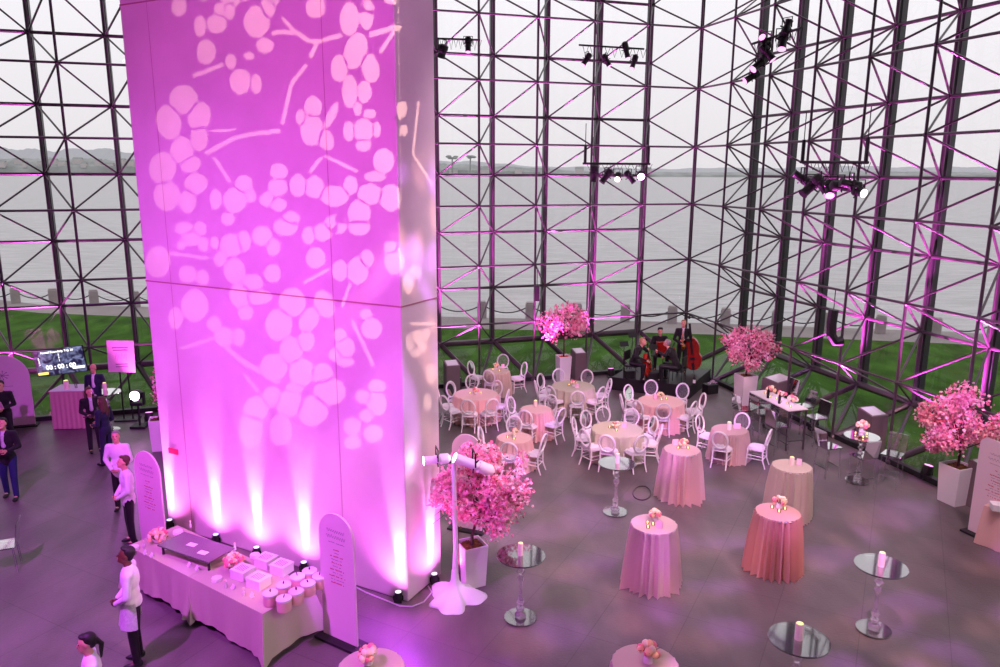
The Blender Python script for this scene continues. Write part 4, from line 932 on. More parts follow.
rig(a, b, [(.17, .3, (-.1, .1, -1), .5, .11, 'black', L1[0]), (.35, .38, (-.7, -.2, -.9), .5, .12, 'black', L1[1]), (.52, .4, (-.2, -.8, -.4), .36, .11, 'lensw', L1[2]), (.7, .4, (.6, -.3, -.8), .45, .11, 'black', L1[3]), (.87, .35, (-.15, -.9, -.25), .34, .13, 'lensm', 'brightly glaring, fifth on')], 'lower middle lighting bar over the water line, hanging', 3, True, .035)
a, b = inright(800.5, 162, 1.0), inright(868, 162.5, 1.0)
rig(a, b, [(.05, .4, (-.8, .1, .5), .5, .12, 'black', L1[0]), (.2, .6, (-.6, -.2, -.5), .55, .14, 'black', L1[1]), (.35, .5, (.5, -.2, -.7), .5, .13, 'black', L1[2]), (.5, .62, (-.2, -.6, -.6), .45, .13, 'lensp', L1[3]), (.65, .55, (.9, .1, -.1), .5, .12, 'black', L1[4]), (.8, .5, (-.9, .1, .2), .5, .12, 'black', L1[5]), (.92, .65, (.3, -.9, -.2), .3, .12, 'lensw', L1[6])], 'right lighting bar over the water line, hanging', 4, True, .035)
a, b = inright(752, 44, 2.6), inright(801, 28, 2.6)
rig(a, b, [(.05, .75, (-.8, -.1, -.5), .4, .1, 'lensp', L1[0]), (.2, .5, (-.7, -.3, -.6), .45, .11, 'lensp', L1[1]), (.35, .3, (.5, -.3, -.7), .45, .11, 'lensp', L1[2]), (.3, .05, (-.5, -.5, .3), .4, .1, 'lensp', L1[3]), (.66, .15, (-.2, -.4, -.9), .42, .12, 'lensp', L1[4]), (.72, -.1, (.3, .2, .8), .35, .1, 'black', L1[5])], 'tilted lighting bar high at the corner, hanging', 5, False, .03)
def speaker(p, label, sx=.25, h=.85, curved=False):
    t = thing('hanging_speaker', label, 'speaker', tuple(p), 0, 'black hanging speakers')
    if curved:
        m = MB(); m.tube([(0, 0, .45), (-.02, 0, .1), (.0, 0, -.2), (.12, 0, -.38), (.3, 0, -.35)], .13, 8)
    else: m = MB(); m.box((0, 0, 0), (sx, .25, h))
    m.build('cabinet', M['black'], t, bevel=.01)
    m = MB(); m.tube([(0, 0, h/2), (0, 0, h/2+.5)], .012, 5); m.build('bracket', M['black'], t)
speaker(inback(537, 293, .25), 'slim black speaker hanging in the lattice above the back blossom tree', .16, .5)
speaker(inright(832, 327, .3), 'curved black speaker hanging in the right-hand lattice', h=.9, curved=True)
# ---------------------------------------------------------------- screen, sign, pleated table, moving head at left
c0, c1 = at(37, 425), at(84, 421); p = (c0+c1)/2 + Vector((.2, .35, 0))
qa, qb = onplane(36, 366, p, Vector((0, 1, 0))), onplane(83.5, 360, p, Vector((0, 1, 0))); wsc = (qb-qa).length; zc = onplane(60, 361, p, Vector((0, 1, 0)))
t = thing('display_screen', 'wide dark screen showing a countdown of zeros, on a stand by the glass', 'screen', (zc.x, p.y, 0), R(6))
hs = wsc*.56; Q = Matrix.Rotation(R(-6), 3, 'Y')
m = MB(); m.box((0, .02, zc.z), (wsc, .05, hs), mx=Q); m.build('bezel', M['black'], t, bevel=.01)
m = MB(); m.box((0, -.008, zc.z), (wsc*.97, .004, hs*.95), mx=Q); m.build('picture', M['scr'], t)
m = MB(); m.tube([(0, .06, 0), (0, .06, zc.z)], .035, 8); m.box((0, .06, .03), (.6, .4, .05)); m.build('stand', M['black'], t)
def st(s, size, x, z, mm='scrw', rr=0, b=True): v = Q @ Vector((x, 0, z)); return text(s, size, t, M[mm], (v.x, -.013, zc.z+v.z), (pi/2, R(-6)+rr if False else 0, 0), bold=b)
def stx(s, size, x, z, mm='scrw', vert=False, b=True):
    v = Q @ Vector((x, 0, z)); o = text(s, size, t, M[mm], (v.x, -.013, zc.z+v.z), (0, 0, 0), bold=b)
    o.matrix_local = Matrix.Translation(Vector((v.x, -.013, zc.z+v.z))) @ (Q.to_4x4()) @ Matrix.Rotation(pi/2, 4, 'X') @ Matrix.Rotation(-pi/2 if vert else 0, 4, 'Z'); return o
stx('Annual Roundtrip Trip 20', wsc*.062, -.02*wsc, hs*.37)
stx('00 : 00 : 00', wsc*.13, .0, -hs*.2)
stx('starting in', wsc*.04, -.40*wsc, hs*.05, vert=True); stx('hrs min sec', wsc*.036, .0*wsc, hs*.14, vert=True)
m = MB(); m.box((0, 0, 0), (wsc*.2, .004, hs*.09), mx=Q); v = Q @ Vector((-.37*wsc, 0, -.4*hs)); m.build('badge', M['scry'], t, loc=(v.x, -.013, zc.z+v.z))
m = MB(); m.box((0, 0, 0), (wsc*.24, .004, hs*.09), mx=Q); v = Q @ Vector((.34*wsc, 0, -.3*hs)); m.build('badge', M['scrw'], t, loc=(v.x, -.013, zc.z+v.z))
p = at(124, 420); zc = onplane(121, 356.5, p, Vector((0, 1, 0))); qa = onplane(108, 356, p, Vector((0, 1, 0))); qb = onplane(133.5, 356, p, Vector((0, 1, 0))); ht = onplane(121, 341, p, Vector((0, 1, 0))).z-onplane(121, 372.5, p, Vector((0, 1, 0))).z
t = thing('notice_sign', 'white rectangular notice on a black stand left of the pier', 'sign', (zc.x, p.y, 0), .12)
m = MB(); m.box((0, 0, zc.z), ((qb-qa).length, .02, ht), mx=Matrix.Rotation(R(2), 3, 'Y')); m.build('panel', M['board'], t)
m = MB(); ww = (qb-qa).length
for dz, L in ((.28, .6), (.2, .55), (-.24, .45), (-.32, .45)): m.box((0, -.012, zc.z+dz*ht), (ww*L, .002, .028*ht))
for k in range(8): m.box((-.2*ww+k*.057*ww, -.012, zc.z+.0), (.006, .002, ht*.18*(1+.4*sin(k*2))))
m.build('printing', M['inkg'], t)
m = MB()
for x in (-.1, .14): m.tube([(x, .03, 0), (x*.8, .03, zc.z)], .022, 6)
m.box((0, .05, .02), (.6, .4, .04)); m.build('stand', M['black'], t)
# pleated table
a, b = at(48.5, 392, 1.04), at(82.5, 391, 1.04); d = (b-a); wt = d.length; c = (a+b)/2+Vector((0, .3, 0)); t = thing('cocktail_table', 'boxy tall table in front of the countdown screen', 'table', (c.x, c.y, 0), .08)
m = MB(); m.box((0, 0, 1.03), (wt*.97, .62, .03)); m.build('tabletop', M['white'], t); m = MB(); m.tube([(0, 0, 0), (0, 0, 1.0)], .03, 8); m.build('pedestal', M['black'], t)
m = MB(); n = 168; vs = []
hw, hd = wt/2, .33; per = []
for k in range(n):
    f = k/n*4; i = int(f); g = f-i; per.append([(-hw+2*hw*g, -hd), (hw, -hd+2*hd*g), (hw-2*hw*g, hd), (-hw, hd-2*hd*g)][i])
for r_ in range(5):
    tt = r_/4
    for k, (x, y) in enumerate(per): fl = 1+.035*tt+(.035*sin(k*2*pi/6))*min(1, .3+tt); vs.append((x*fl, y*fl, 1.05-1.04*tt))
m.add(vs, [(r_*n+k, (r_+1)*n+k, (r_+1)*n+(k+1) % n, r_*n+(k+1) % n) for r_ in range(4) for k in range(n)], 0)
m.box((0, 0, 1.056), (2*hw+.03, 2*hd+.03, .012), mi=1)
tag(m.build('tablecloth', [M['gold'], M['cushion']], loc=(c.x, c.y, 0), rz=.08, smooth=True), 'pleated pink table skirt with white top in front of the countdown screen', 'tablecloth')
pillar((c.x-.05, c.y-.15, 1.063), 'lit pillar candle on the pleated table by the screen', .24, .065)
t = thing('drinking_glass', 'clear glass beside the candle on the pleated table', 'glass', (c.x+.15, c.y-.05, 1.063)); m = MB(); m.lathe([(.03, 0), (.036, .12), (.034, .12), (.028, .006), (.001, .006)], n=14, cap=False); m.build('bowl', M['acry'], t, smooth=True)
# moving-head lamp
p = at(133, 427); zc = onplane(137, 395, p, Vector((0, 1, 0)))
t = thing('stage_light', 'glaring magenta stage light on a stand left of the pier', 'light', (zc.x, p.y, 0))
m = MB(); m.box((0, 0, .03), (.4, .35, .06)); m.tube([(0, 0, .05), (0, 0, zc.z-.25)], .03, 8); m.build('stand', M['black'], t)
m = MB(); m.box((0, 0, zc.z-.24), (.34, .2, .08)); m.box((-.17, 0, zc.z-.08), (.04, .12, .34)); m.box((.17, 0, zc.z-.08), (.04, .12, .34)); m.build('yoke', M['black'], t, bevel=.01)
dm = Vector((.05, -1, .1)).normalized(); cm = Vector((0, 0, zc.z)); m = MB(); m.tube([cm-dm*.18, cm-dm*.1, cm+dm*.12, cm+dm*.15], [.08, .14, .14, .13], 16); m.build('head', M['black'], t, smooth=True)
m = MB(); m.tube([cm+dm*.15, cm+dm*.155], .125, 20); m.build('lens', M['lensm'], t)
STAR = Vector((zc.x, p.y, zc.z))+dm*.2
# ---------------------------------------------------------------- band stage
SH = .42
sa, sb, sc_, sd = at(612, 377, SH), at(690, 386, SH), at(711, 369, SH), at(629, 366, SH)
m = MB(); m.prism([(q.x, q.y) for q in (sa, sb, sc_, sd)], 0, SH); tag(m.build('stage_platform', M['black'], bevel=.01), 'low black stage platform in the corner where the band plays', 'stage')
def stg(px, py): return at(px, py, SH)
# ---------------------------------------------------------------- people
def remesh(mb, voxel, name, mt, smooth_it=4):
    me = mb.mesh('tmp', mt); o = bpy.data.objects.new('tmp', me); col.objects.link(o)
    r = o.modifiers.new('r', 'REMESH'); r.mode = 'VOXEL'; r.voxel_size = voxel
    s = o.modifiers.new('s', 'SMOOTH'); s.factor = .5; s.iterations = smooth_it
    out = bpy.data.meshes.new_from_object(o.evaluated_get(bpy.context.evaluated_depsgraph_get())); out.name = name
    bpy.data.objects.remove(o); out.materials.clear(); out.materials.append(mt)
    out.polygons.foreach_set('use_smooth', [True]*len(out.polygons)); return out
def person(loc, rz, label, J=None, hgt=1.75, skin='skinl', top='shirtw', bottom='black', hair='hairb', hairstyle='short', shoe='black', inner=None, long_jacket=False, sit=False, turn=0, nod=0, build_=1.0, vox=.014, apron=None, ears=True):
    """J overrides joints in the person's own frame: x to their right... faces +Y"""
    k = hgt/1.75; t = thing('person', label, 'person', loc, rz)
    D = dict(hip=(0, 0, .93), chest=(0, 0, 1.3), neck=(0, .0, 1.48), head=(0, .025, 1.63),
             shl=(-.18, 0, 1.41), shr=(.18, 0, 1.41), ell=(-.235, -.02, 1.13), elr=(.235, -.02, 1.13), wrl=(-.23, .06, .88), wrr=(.23, .06, .88),
             knl=(-.1, .02, .49), knr=(.1, .02, .49), anl=(-.11, 0, .09), anr=(.11, 0, .09))
    if J: D.update(J)
    D = {a: Vector(b)*k for a, b in D.items()}; g = build_*k
    Rh = Matrix.Rotation(turn, 3, 'Z') @ Matrix.Rotation(-nod, 3, 'X'); hd = D['head']
    def H_(v): return hd + Rh @ (Vector(v)*k)
    m = MB()
    # torso and limbs as one surface
    def ax(a, b, ra, rb): m.cap(D[a], D[b], ra*k, rb*k, 10)
    hipl, hipr = D['hip']+Vector((-.085, 0, -.02))*k, D['hip']+Vector((.085, 0, -.02))*k
    sp_ = (D['chest']-D['hip']).normalized(); Qs = Vector((0, 0, 1)).rotation_difference(sp_).to_matrix()
    m.ell(D['hip'], (.155*g, .105*g, .12*k), rot=Qs); m.ell(D['hip'].lerp(D['chest'], .5), (.135*g, .095*g, .2*k), rot=Qs); m.ell(D['chest'], (.165*g, .11*g, .19*k), rot=Qs)
    m.cap(D['shl'], D['shr'], .058*k); m.cap(D['neck']-Vector((0, 0, .04))*k, hd-Vector((0, 0, .03))*k, .058*k, .052*k)
    for s_ in 'lr':
        ax('sh'+s_, 'el'+s_, .048, .038); ax('el'+s_, 'wr'+s_, .037, .026)
        h0 = hipl if s_ == 'l' else hipr
        m.cap(h0, D['kn'+s_], .082*g, .055*k); m.cap(D['kn'+s_], D['an'+s_], .053*k, .036*k)
        m.cap(D['an'+s_], D['an'+s_]+Vector((0, .12, -.05))*k, .034*k, .03*k)
    # head
    m.ell(H_((0, -.01, .03)), (.074*k, .094*k, .098*k), 16, 12, Rh); m.ell(H_((0, .022, -.045)), (.055*k, .066*k, .07*k), 12, 8, Rh)
    m.cap(H_((0, .085, .022)), H_((0, .104, -.012)), .008*k, .014*k, 8); m.ell(H_((0, .07, -.085)), (.025*k, .022*k, .018*k), 8, 6)
    for sx in (-1, 1): m.ell(H_((sx*.076, -.002, .0)), (.011*k, .02*k, .032*k), 8, 6, Rh)
    # hands: palm, four fingers of different length, thumb at the side
    hm = MB()
    for s_ in 'lr':
        wr = D['wr'+s_]; el = D['el'+s_]; d = (wr-el).normalized(); sx = -1 if s_ == 'l' else 1
        hd_ = D.get('hand'+s_); hdir = ((hd_ - Vector((0, 0, 0))).normalized() if hd_ is not None else (d+Vector((-sx*.1, .15, -.2))).normalized())
        side_ = Vector((0, 1, 0)).cross(hdir); side_ = side_.normalized() if side_.length > .3 else Vector((1, 0, 0)); fwd = hdir.cross(side_).normalized()
        wdir = Vector((-sx, 0, 0)); wdir = (wdir-hdir*wdir.dot(hdir)); wdir = wdir.normalized() if wdir.length > .2 else side_
        acr = hdir.cross(wdir).normalized()          # across the knuckles
        pm = wr+hdir*.05*k; Qh = Matrix((acr, wdir, hdir)).transposed()
        m.ell(pm, (.04*k, .018*k, .052*k), 10, 8, Qh); m.cap(wr, pm, .024*k, .02*k)
        for i, ln in enumerate((.06, .072, .068, .052)):
            b0 = pm+hdir*.04*k+acr*(.029-.0195*i)*k; b1 = b0+(hdir+wdir*.35).normalized()*ln*.5*k; b2 = b1+(hdir*.5+wdir).normalized()*ln*.5*k
            hm.cap(b0, b1, .0088*k, .008*k, 7); hm.cap(b1, b2, .008*k, .0066*k, 7)
        tb = pm-hdir*.015*k+acr*.035*k; hm.cap(tb, tb+(acr*.7+hdir*.7+wdir*.2)*.035*k, .011*k, .0095*k, 7); hm.cap(tb+(acr*.7+hdir*.7+wdir*.2)*.035*k, tb+(acr*.5+hdir*1.4+wdir*.5)*.048*k, .0095*k, .008*k, 7)
    me = remesh(m, vox, 'body', M[skin])
    fin = hm.mesh('fingers', M[skin], 'all')
    o = bpy.data.objects.new('body', me); col.objects.link(o); o.parent = t
    import bmesh
    bm = bmesh.new(); bm.from_mesh(me); bm.from_mesh(fin); bm.to_mesh(me); bm.free()
    me.polygons.foreach_set('use_smooth', [True]*len(me.polygons))
    def wear(name, mb, mt, v=vox*1.1, it=3):
        o = bpy.data.objects.new(name, remesh(mb, v, name, M[mt], it)); col.objects.link(o); o.parent = t; return o
    # top garment
    c = MB(); e_ = .016*k
    c.ell(D['hip'].lerp(D['chest'], .45), (.15*g, .11*g, .22*k), rot=Qs); c.ell(D['chest'], (.18*g, .125*g, .2*k), rot=Qs); c.cap(D['shl'], D['shr'], .072*k)
    c.cap(D['chest']+Vector((0, 0, .1))*k, D['neck']-Vector((0, 0, .02))*k, .09*k, .066*k)
    if long_jacket or not sit: c.ell(D['hip']+Vector((0, 0, .03 if not long_jacket else -.02))*k, (.178*g, .13*g, (.12 if not long_jacket else .19)*k), rot=Qs)
    else: c.ell(D['hip']+Vector((0, 0, .03))*k, (.172*g, .125*g, .12*k))
    for s_ in 'lr': c.cap(D['sh'+s_], D['el'+s_], .066*k, .053*k); c.cap(D['el'+s_], D['wr'+s_].lerp(D['el'+s_], .06), .053*k, .038*k)
    wear('jacket' if top in ('blackf', 'navy') else 'shirt', c, top)
    if inner:
        c = MB(); f0 = D['chest']; c.cap(f0+Vector((0, .085, -.12))*k, f0+Vector((0, .088, .1))*k, .05*k, .042*k); c.cap(f0+Vector((0, .07, .1))*k, D['neck']+Vector((0, .02, -.01))*k, .045*k, .055*k); wear('shirt_front', c, inner)
    # trousers
    c = MB(); c.ell(D['hip']-Vector((0, 0, .01))*k, (.168*g, .12*g, .12*k), rot=Qs)
    for s_, h0 in (('l', hipl), ('r', hipr)): c.cap(h0, D['kn'+s_], .094*g, .07*k); c.cap(D['kn'+s_], D['an'+s_]+Vector((0, 0, .02)), .068*k, .056*k)
    wear('trousers', c, bottom)
    if apron:
        c = MB(); hp = D['hip']; vs = []; na = 17
        for ri, (z, q) in enumerate(((.06, 0), (-.1, .01), (-.3, .035), (-.3, .02), (-.1, -.005), (.06, -.015))):
            for kk in range(na):
                a = R(-25+230*kk/(na-1)); vs.append(hp+Vector(((.185+q)*g*cos(a), (.15+q)*g*sin(a)+.012*sin(9*a)*(ri in (2, 3)), z))*k)
        c.add(vs, [(r_*na+kk, r_*na+kk+1, (r_+1)*na+kk+1, (r_+1)*na+kk) for r_ in range(5) for kk in range(na-1)]); c.build('apron', M[apron], t, smooth=True)
    for s_ in 'lr':
        c = MB(); a_ = D['an'+s_]; c.ell(a_+Vector((0, .055, -.045))*k, (.047*k, .135*k, .042*k)); c.ell(a_+Vector((0, -.02, -.02))*k, (.045*k, .06*k, .06*k)); wear('shoe', c, shoe, .014)
    # hair
    if hairstyle != 'bald':
        c = MB(); c.ell(H_((0, -.032, .052)), (.084*k, .088*k, .09*k), 16, 10, Rh); c.ell(H_((0, -.06, .005)), (.076*k, .05*k, .075*k), 12, 8, Rh); c.ell(H_((0, .03, .105)), (.06*k, .05*k, .028*k), 12, 8, Rh)
        if hairstyle == 'ponytail': c.cap(H_((0, -.1, .03)), H_((.02, -.155, -.06)), .035*k, .03*k); c.cap(H_((.02, -.155, -.06)), H_((.03, -.14, -.24)), .034*k, .015*k)
        if hairstyle == 'long':
            rr = random.Random(5)
            for i in range(26):
                a1 = rr.uniform(pi*1.02, pi*1.98); q = H_((.085*cos(a1), -.02+.075*sin(a1), .02)); c.cap(q, q+Vector((rr.uniform(-.04, .04), rr.uniform(-.04, .02), -.32*rr.uniform(.7, 1.1)))*k, .03*k, .022*k, 7)
        if hairstyle == 'hat':
            c.ell(H_((0, -.005, .1)), (.09*k, .1*k, .05*k), 14, 8, Rh)
        wear('hair', c, hair, .009, 2)
    c = MB()
    for sx in (-1, 1): c.ell(H_((sx*.031, .083, .018)), (.012*k, .007*k, .007*k), 8, 5, Rh)
    c.build('eyes', M['eye'], t)
    c = MB(); c.ell(H_((0, .088, -.045)), (.022*k, .006*k, .007*k), 8, 5, Rh); c.build('mouth', M['lip'], t)
    return t
def face_to(p, q): d = Vector(q)-Vector(p); return atan2(-d.x, d.y)
clasp = dict(ell=(-.25, .02, 1.14), elr=(.25, .02, 1.14), wrl=(-.07, .2, .98), wrr=(.07, .2, .98), handl=(.9, .3, -.35), handr=(-.9, .3, -.35))
def standing(px, py): p = at(px, py); return (p.x, p.y, 0)
person(standing(139, 663), R(108), 'waiter in a white shirt and short apron at the left end of the buffet table', clasp, 1.78, 'skind', 'shirtw', 'black', 'hairb', apron='shirtp', nod=-.25, turn=.1)
person(standing(103, 760), R(120), 'woman in a white shirt with a dark ponytail, cut off by the bottom edge', dict(wrl=(-.15, .2, 1.0), wrr=(.15, .2, 1.0)), 1.66, 'skinl', 'shirtw', 'black', 'hairb', 'ponytail', build_=.92)
person(standing(133, 543), R(125), 'waiter in a white shirt and apron with curly dark hair standing beside the arched board', clasp, 1.72, 'skinl', 'shirtw', 'black', 'hairbr', long_jacket=True, nod=-.2)
person(standing(124, 510), R(185), 'grey-haired waiter in a white shirt behind the curly-haired waiter', clasp, 1.70, 'skinl', 'shirtw', 'black', 'hairg', long_jacket=True, turn=.2, nod=-.2)
person(standing(13, 498), R(190), 'man in a dark blazer and blue trousers holding a phone near the left edge', dict(ell=(-.25, .0, 1.14), elr=(.24, .0, 1.14), wrl=(-.12, .24, 1.12), wrr=(.1, .26, 1.14), knl=(-.1, .06, .49), knr=(.12, -.01, .5), anl=(-.12, .1, .09), anr=(.15, -.12, .09), handl=(.5, .8, .3), handr=(-.5, .8, .3)), 1.77, 'skinl', 'blackf', 'jean', 'hairb', inner='shirtp', nod=-.35, long_jacket=True)
p = at(9, 447)
person((p.x, p.y, 0), R(195), 'man in black in front of the arched welcome board holding a pale tablet', dict(wrl=(-.08, .25, 1.1), wrr=(.1, .25, 1.12), ell=(-.25, 0, 1.13), elr=(.25, 0, 1.13)), 1.72, 'skinl', 'blackf', 'black', 'hairb', nod=-.1)
m = MB(); Qt = Matrix.Rotation(R(195), 3, 'Z') @ Matrix.Rotation(R(-35), 3, 'X'); m.box((0, 0, 0), (.2, .015, .27), mx=Qt); pt = Matrix.Rotation(R(195), 3, 'Z') @ Vector((.0, .33, 1.18)); tag(m.build('tablet', M['cardp'], loc=(p.x+pt.x, p.y+pt.y, pt.z)), 'pale tablet held by the man in front of the welcome board', 'tablet')
p = at(13, 498); pt = Matrix.Rotation(R(190), 3, 'Z') @ Vector((0, .34, 1.2)); m = MB(); m.box((0, 0, 0), (.075, .15, .012), mx=Matrix.Rotation(R(190), 3, 'Z') @ Matrix.Rotation(R(35), 3, 'X')); tag(m.build('phone', M['black'], loc=(p.x+pt.x, p.y+pt.y, pt.z)), 'dark phone held by the man in the blazer', 'phone')
person(standing(100, 428), R(186), 'bald man in a dark suit and tie behind the two women by the screen', None, 1.78, 'skinl', 'navy', 'navy', 'hairb', 'bald', inner='shirtw', long_jacket=True)
person(standing(96, 452), R(215), 'dark-haired woman in a black jacket and pale blouse holding a folder', dict(wrl=(-.08, .24, 1.08), wrr=(.12, .24, 1.08)), 1.66, 'skinl', 'blackf', 'blackf', 'hairbr', 'long', inner='shirtp', build_=.92, turn=.2)
person(standing(109, 465), R(75), 'woman with long curly brown hair in a dark suit seen from the side', dict(wrl=(-.1, .28, 1.04), wrr=(.1, .28, 1.04), anl=(-.12, .06, .09), anr=(.1, -.06, .09)), 1.66, 'skinl', 'navy', 'navy', 'hairbr', 'long', build_=.92)
p = at(96, 452); m = MB(); m.box((0, 0, 0), (.34, .24, .025), mx=Matrix.Rotation(.5, 3, 'Z') @ Matrix.Rotation(-.3, 3, 'X')); pt = Matrix.Rotation(R(215), 3, 'Z') @ Vector((.05, .36, 1.03)); tag(m.build('folder', M['black'], loc=(p.x+pt.x, p.y+pt.y, pt.z)), 'dark folder held by the woman in the pale blouse', 'folder')
# musicians
def seat(px, py, rz, label, **k):
    p = stg(px, py); lean = k.pop('lean', .12); hip = .52
    J = dict(hip=(0, -.02, hip), chest=(0, -.02+lean*.7, hip+.38), neck=(0, lean*1.1, hip+.56), head=(0, lean*1.35+.03, hip+.7), shl=(-.19, lean, hip+.49), shr=(.19, lean, hip+.49),
        knl=(-.2, .44, .52), knr=(.2, .44, .52), anl=(-.2, .42, .09), anr=(.2, .4, .09)); J.update(k.pop('J', {}))
    t = person((p.x, p.y, SH), rz, label, J, sit=True, **k)
    s = thing('music_chair', 'black chair under the %s' % label.split(' in ')[0], 'chair', (p.x, p.y, SH), rz, 'black band chairs')
    m = MB(); m.box((0, -.02, .42), (.42, .42, .035)); m.build('seat', M['black'], s); m = MB(); m.box((0, -.24, .72), (.4, .025, .3)); m.build('backrest', M['black'], s)
    for sx in (-1, 1):
        for sy in (-1, 1): m = MB(); m.tube([(sx*.19, sy*.19-.02, .42 if sy > 0 else .85), (sx*.2, sy*.2-.02, 0)], .012, 6); m.build('leg', M['black'], s)
    return p
def strbody(m, L, W, D, z0, n=28):
    pts = []
    for k in range(n):
        a = 2*pi*k/n; z = sin(a); x = cos(a)
        wv = (.5+.5*(-z))*.25+.75; wv *= 1-.32*math.exp(-((z-.08)/.22)**2)
        pts.append((x*W/2*wv*(1 if abs(z) < .98 else .9), z0+L/2+z*L/2))
    m.plate(pts, D)
def viol(name, label, cat, loc, rot, L, W, D, neck, mt):
    t = thing(name, label, cat, loc); t.rotation_euler = rot
    m = MB(); strbody(m, L, W, D, .12); m.build('body', M[mt], t, bevel=D*.15)
    m = MB(); 
    pts = None; strbody(m, L*.95, W*.93, .006, .12+L*.025); m.build('front', M[mt], t, loc=(0, -D/2-.004, 0))
    m = MB(); m.box((0, -D*.5-.02, .12+L*.75+neck*.35), (W*.1, .03, L*.5+neck*.7)); m.ell((0, -D*.5, .12+L+neck), (W*.07, .04, .06), 8, 6); m.build('neck', M['black'], t)
    m = MB(); m.box((0, -D*.5-.05, .12+L*.38), (W*.22, .015, L*.07)); m.box((0, -D*.5-.02, .12+L*.15), (W*.12, .02, L*.2)); m.build('bridge', M['black'], t)
    m = MB(); m.tube([(0, 0, .13), (0, 0, 0)], .008, 6); m.build('endpin', M['black'], t)
    return t
cel = seat(633, 378, R(235), 'blond cellist in black at the left of the stage', hair='hairbl', top='blackf', skin='skinl', nod=-.3, lean=.2, J=dict(ell=(-.33, .28, .86), wrl=(-.1, .42, 1.0), elr=(.38, .25, .8), wrr=(.2, .52, .68)))
fw = lambda rz, v: Matrix.Rotation(rz, 3, 'Z') @ Vector(v)
q = cel+fw(R(235), (0, .52, 0)); viol('cello', 'red cello held between the knees of the blond cellist', 'cello', (q.x, q.y, SH), (R(-8), 0, R(235)+pi), .75, .44, .13, .45, 'cello')
q = seat(658, 368, R(180), 'dark-haired accordion player in black at the back of the stage', hair='hairb', hairstyle='hat', top='blackf', nod=-.2, lean=.05, J=dict(hip=(0, -.02, .56), chest=(0, .03, .94), neck=(0, .06, 1.12), head=(0, .09, 1.26), shl=(-.19, .05, 1.05), shr=(.19, .05, 1.05), ell=(-.3, .15, .81), wrl=(-.16, .38, .91), elr=(.3, .15, .79), wrr=(.15, .36, .86)))
m = MB(); m.box((0, 0, .0), (.36, .2, .38)); 
for k in range(7): m.box((-.15+.05*k, -.01, 0), (.012, .215, .39))
tag(m.build('accordion', M['bassm'], loc=(q.x, q.y-.42, SH+.8), bevel=.02), 'dark red box instrument on the lap of the man at the back of the stage', 'instrument')
q = seat(676, 383, R(60), 'grey-haired guitarist in black seated with his back to the camera', hair='hairg', top='blackf', nod=-.35, lean=.24, J=dict(ell=(-.33, .3, .9), wrl=(-.2, .55, .98), elr=(.32, .2, .78), wrr=(.1, .42, .76)))
viol('guitar', 'dark guitar on the lap of the grey-haired musician', 'guitar', tuple(q+fw(R(60), (.2, .34, .62))), (0, R(-62), R(60)+pi), .5, .36, .09, .4, 'cello')
p = stg(681, 373); person((p.x, p.y, SH), R(165), 'saxophonist in a black suit standing on the stage beside the double bass', dict(ell=(-.27, .05, 1.12), elr=(.27, .05, 1.12), wrl=(-.06, .24, 1.16), wrr=(.05, .26, 1.02), handl=(.7, .6, -.2), handr=(-.7, .6, -.2)), 1.76, 'skinl', 'blackf', 'blackf', 'hairbl', inner='shirtp', nod=-.3)
q = p+fw(R(165), (0, .3, 0)); t = thing('saxophone', 'small brass saxophone held by the standing musician', 'saxophone', (q.x, q.y, SH)); m = MB(); m.tube([(0, .12, 1.5), (0, .02, 1.42), (0, 0, 1.3), (0, 0, .95), (0, -.05, .86), (0, -.12, .88), (0, -.16, 1.0)], [.008, .01, .014, .022, .03, .035, .055], 10); m.build('tube', M['brass'], t, smooth=True)
m = MB(); [m.ell((.025, -.01, .95+.06*k), .012, 6, 4) for k in range(6)]; m.build('keys', M['brass'], t)
q = stg(694, 373); viol('double_bass', 'large red double bass standing at the right of the stage', 'double bass', (q.x, q.y, SH), (R(6), R(-7), R(-18)), 1.12, .68, .2, .68, 'bassm')
def mstand(px, py, label, h=1.0):
    p = stg(px, py); t = thing('music_stand', label, 'stand', (p.x, p.y, SH), .4, 'black music stands')
    m = MB(); m.tube([(0, 0, .25), (0, 0, h)], .012, 6); m.build('pole', M['black'], t)
    for k in range(3): a = k*2.1; m = MB(); m.tube([(0, 0, .28), (.26*cos(a), .26*sin(a), 0)], .009, 5); m.build('leg', M['black'], t)
    m = MB(); m.box((0, 0, h+.05), (.3, .015, .16), mx=Matrix.Rotation(R(-25), 3, 'X')); m.build('desk', M['black'], t)
mstand(623, 376, 'black music stand at the left end of the stage'); mstand(631, 372.5, 'black music stand behind the left one on the stage', 1.2); mstand(652, 374, 'black music stand between the cellist and the guitarist', .85)
p = stg(629, 377.5); m = MB(); m.box((0, 0, .12), (.3, .25, .24)); m.tube([(0, -.127, .12), (0, -.13, .12)], .08, 12); tag(m.build('amplifier', M['black'], loc=p, rz=.2, bevel=.01), 'small amplifier at the left of the stage', 'amplifier')
p = stg(654, 380); m = MB(); m.box((0, 0, .14), (.5, .32, .28)); tag(m.build('amplifier', M['black'], loc=p, rz=.1, bevel=.02), 'black amplifier box at the front middle of the stage', 'amplifier')
p = stg(694, 384.5); t = thing('bottle', 'dark bottle with a pale label at the right corner of the stage', 'bottle', p); m = MB(); m.lathe([(.04, 0), (.042, .01), (.042, .2), (.015, .26), (.015, .32)], n=12); m.build('glass', M['black'], t, smooth=True); m = MB(); m.lathe([(.043, .05), (.043, .16)], n=12); m.build('label', M['card'], t, smooth=True)
p = at(710, 393); t = thing('cable_crate', 'small open crate of cables on the floor right of the stage', 'crate', (p.x, p.y, 0), .4); m = MB(); m.box((0, 0, .15), (.4, .3, .3)); m.build('crate', M['black'], t, bevel=.01)
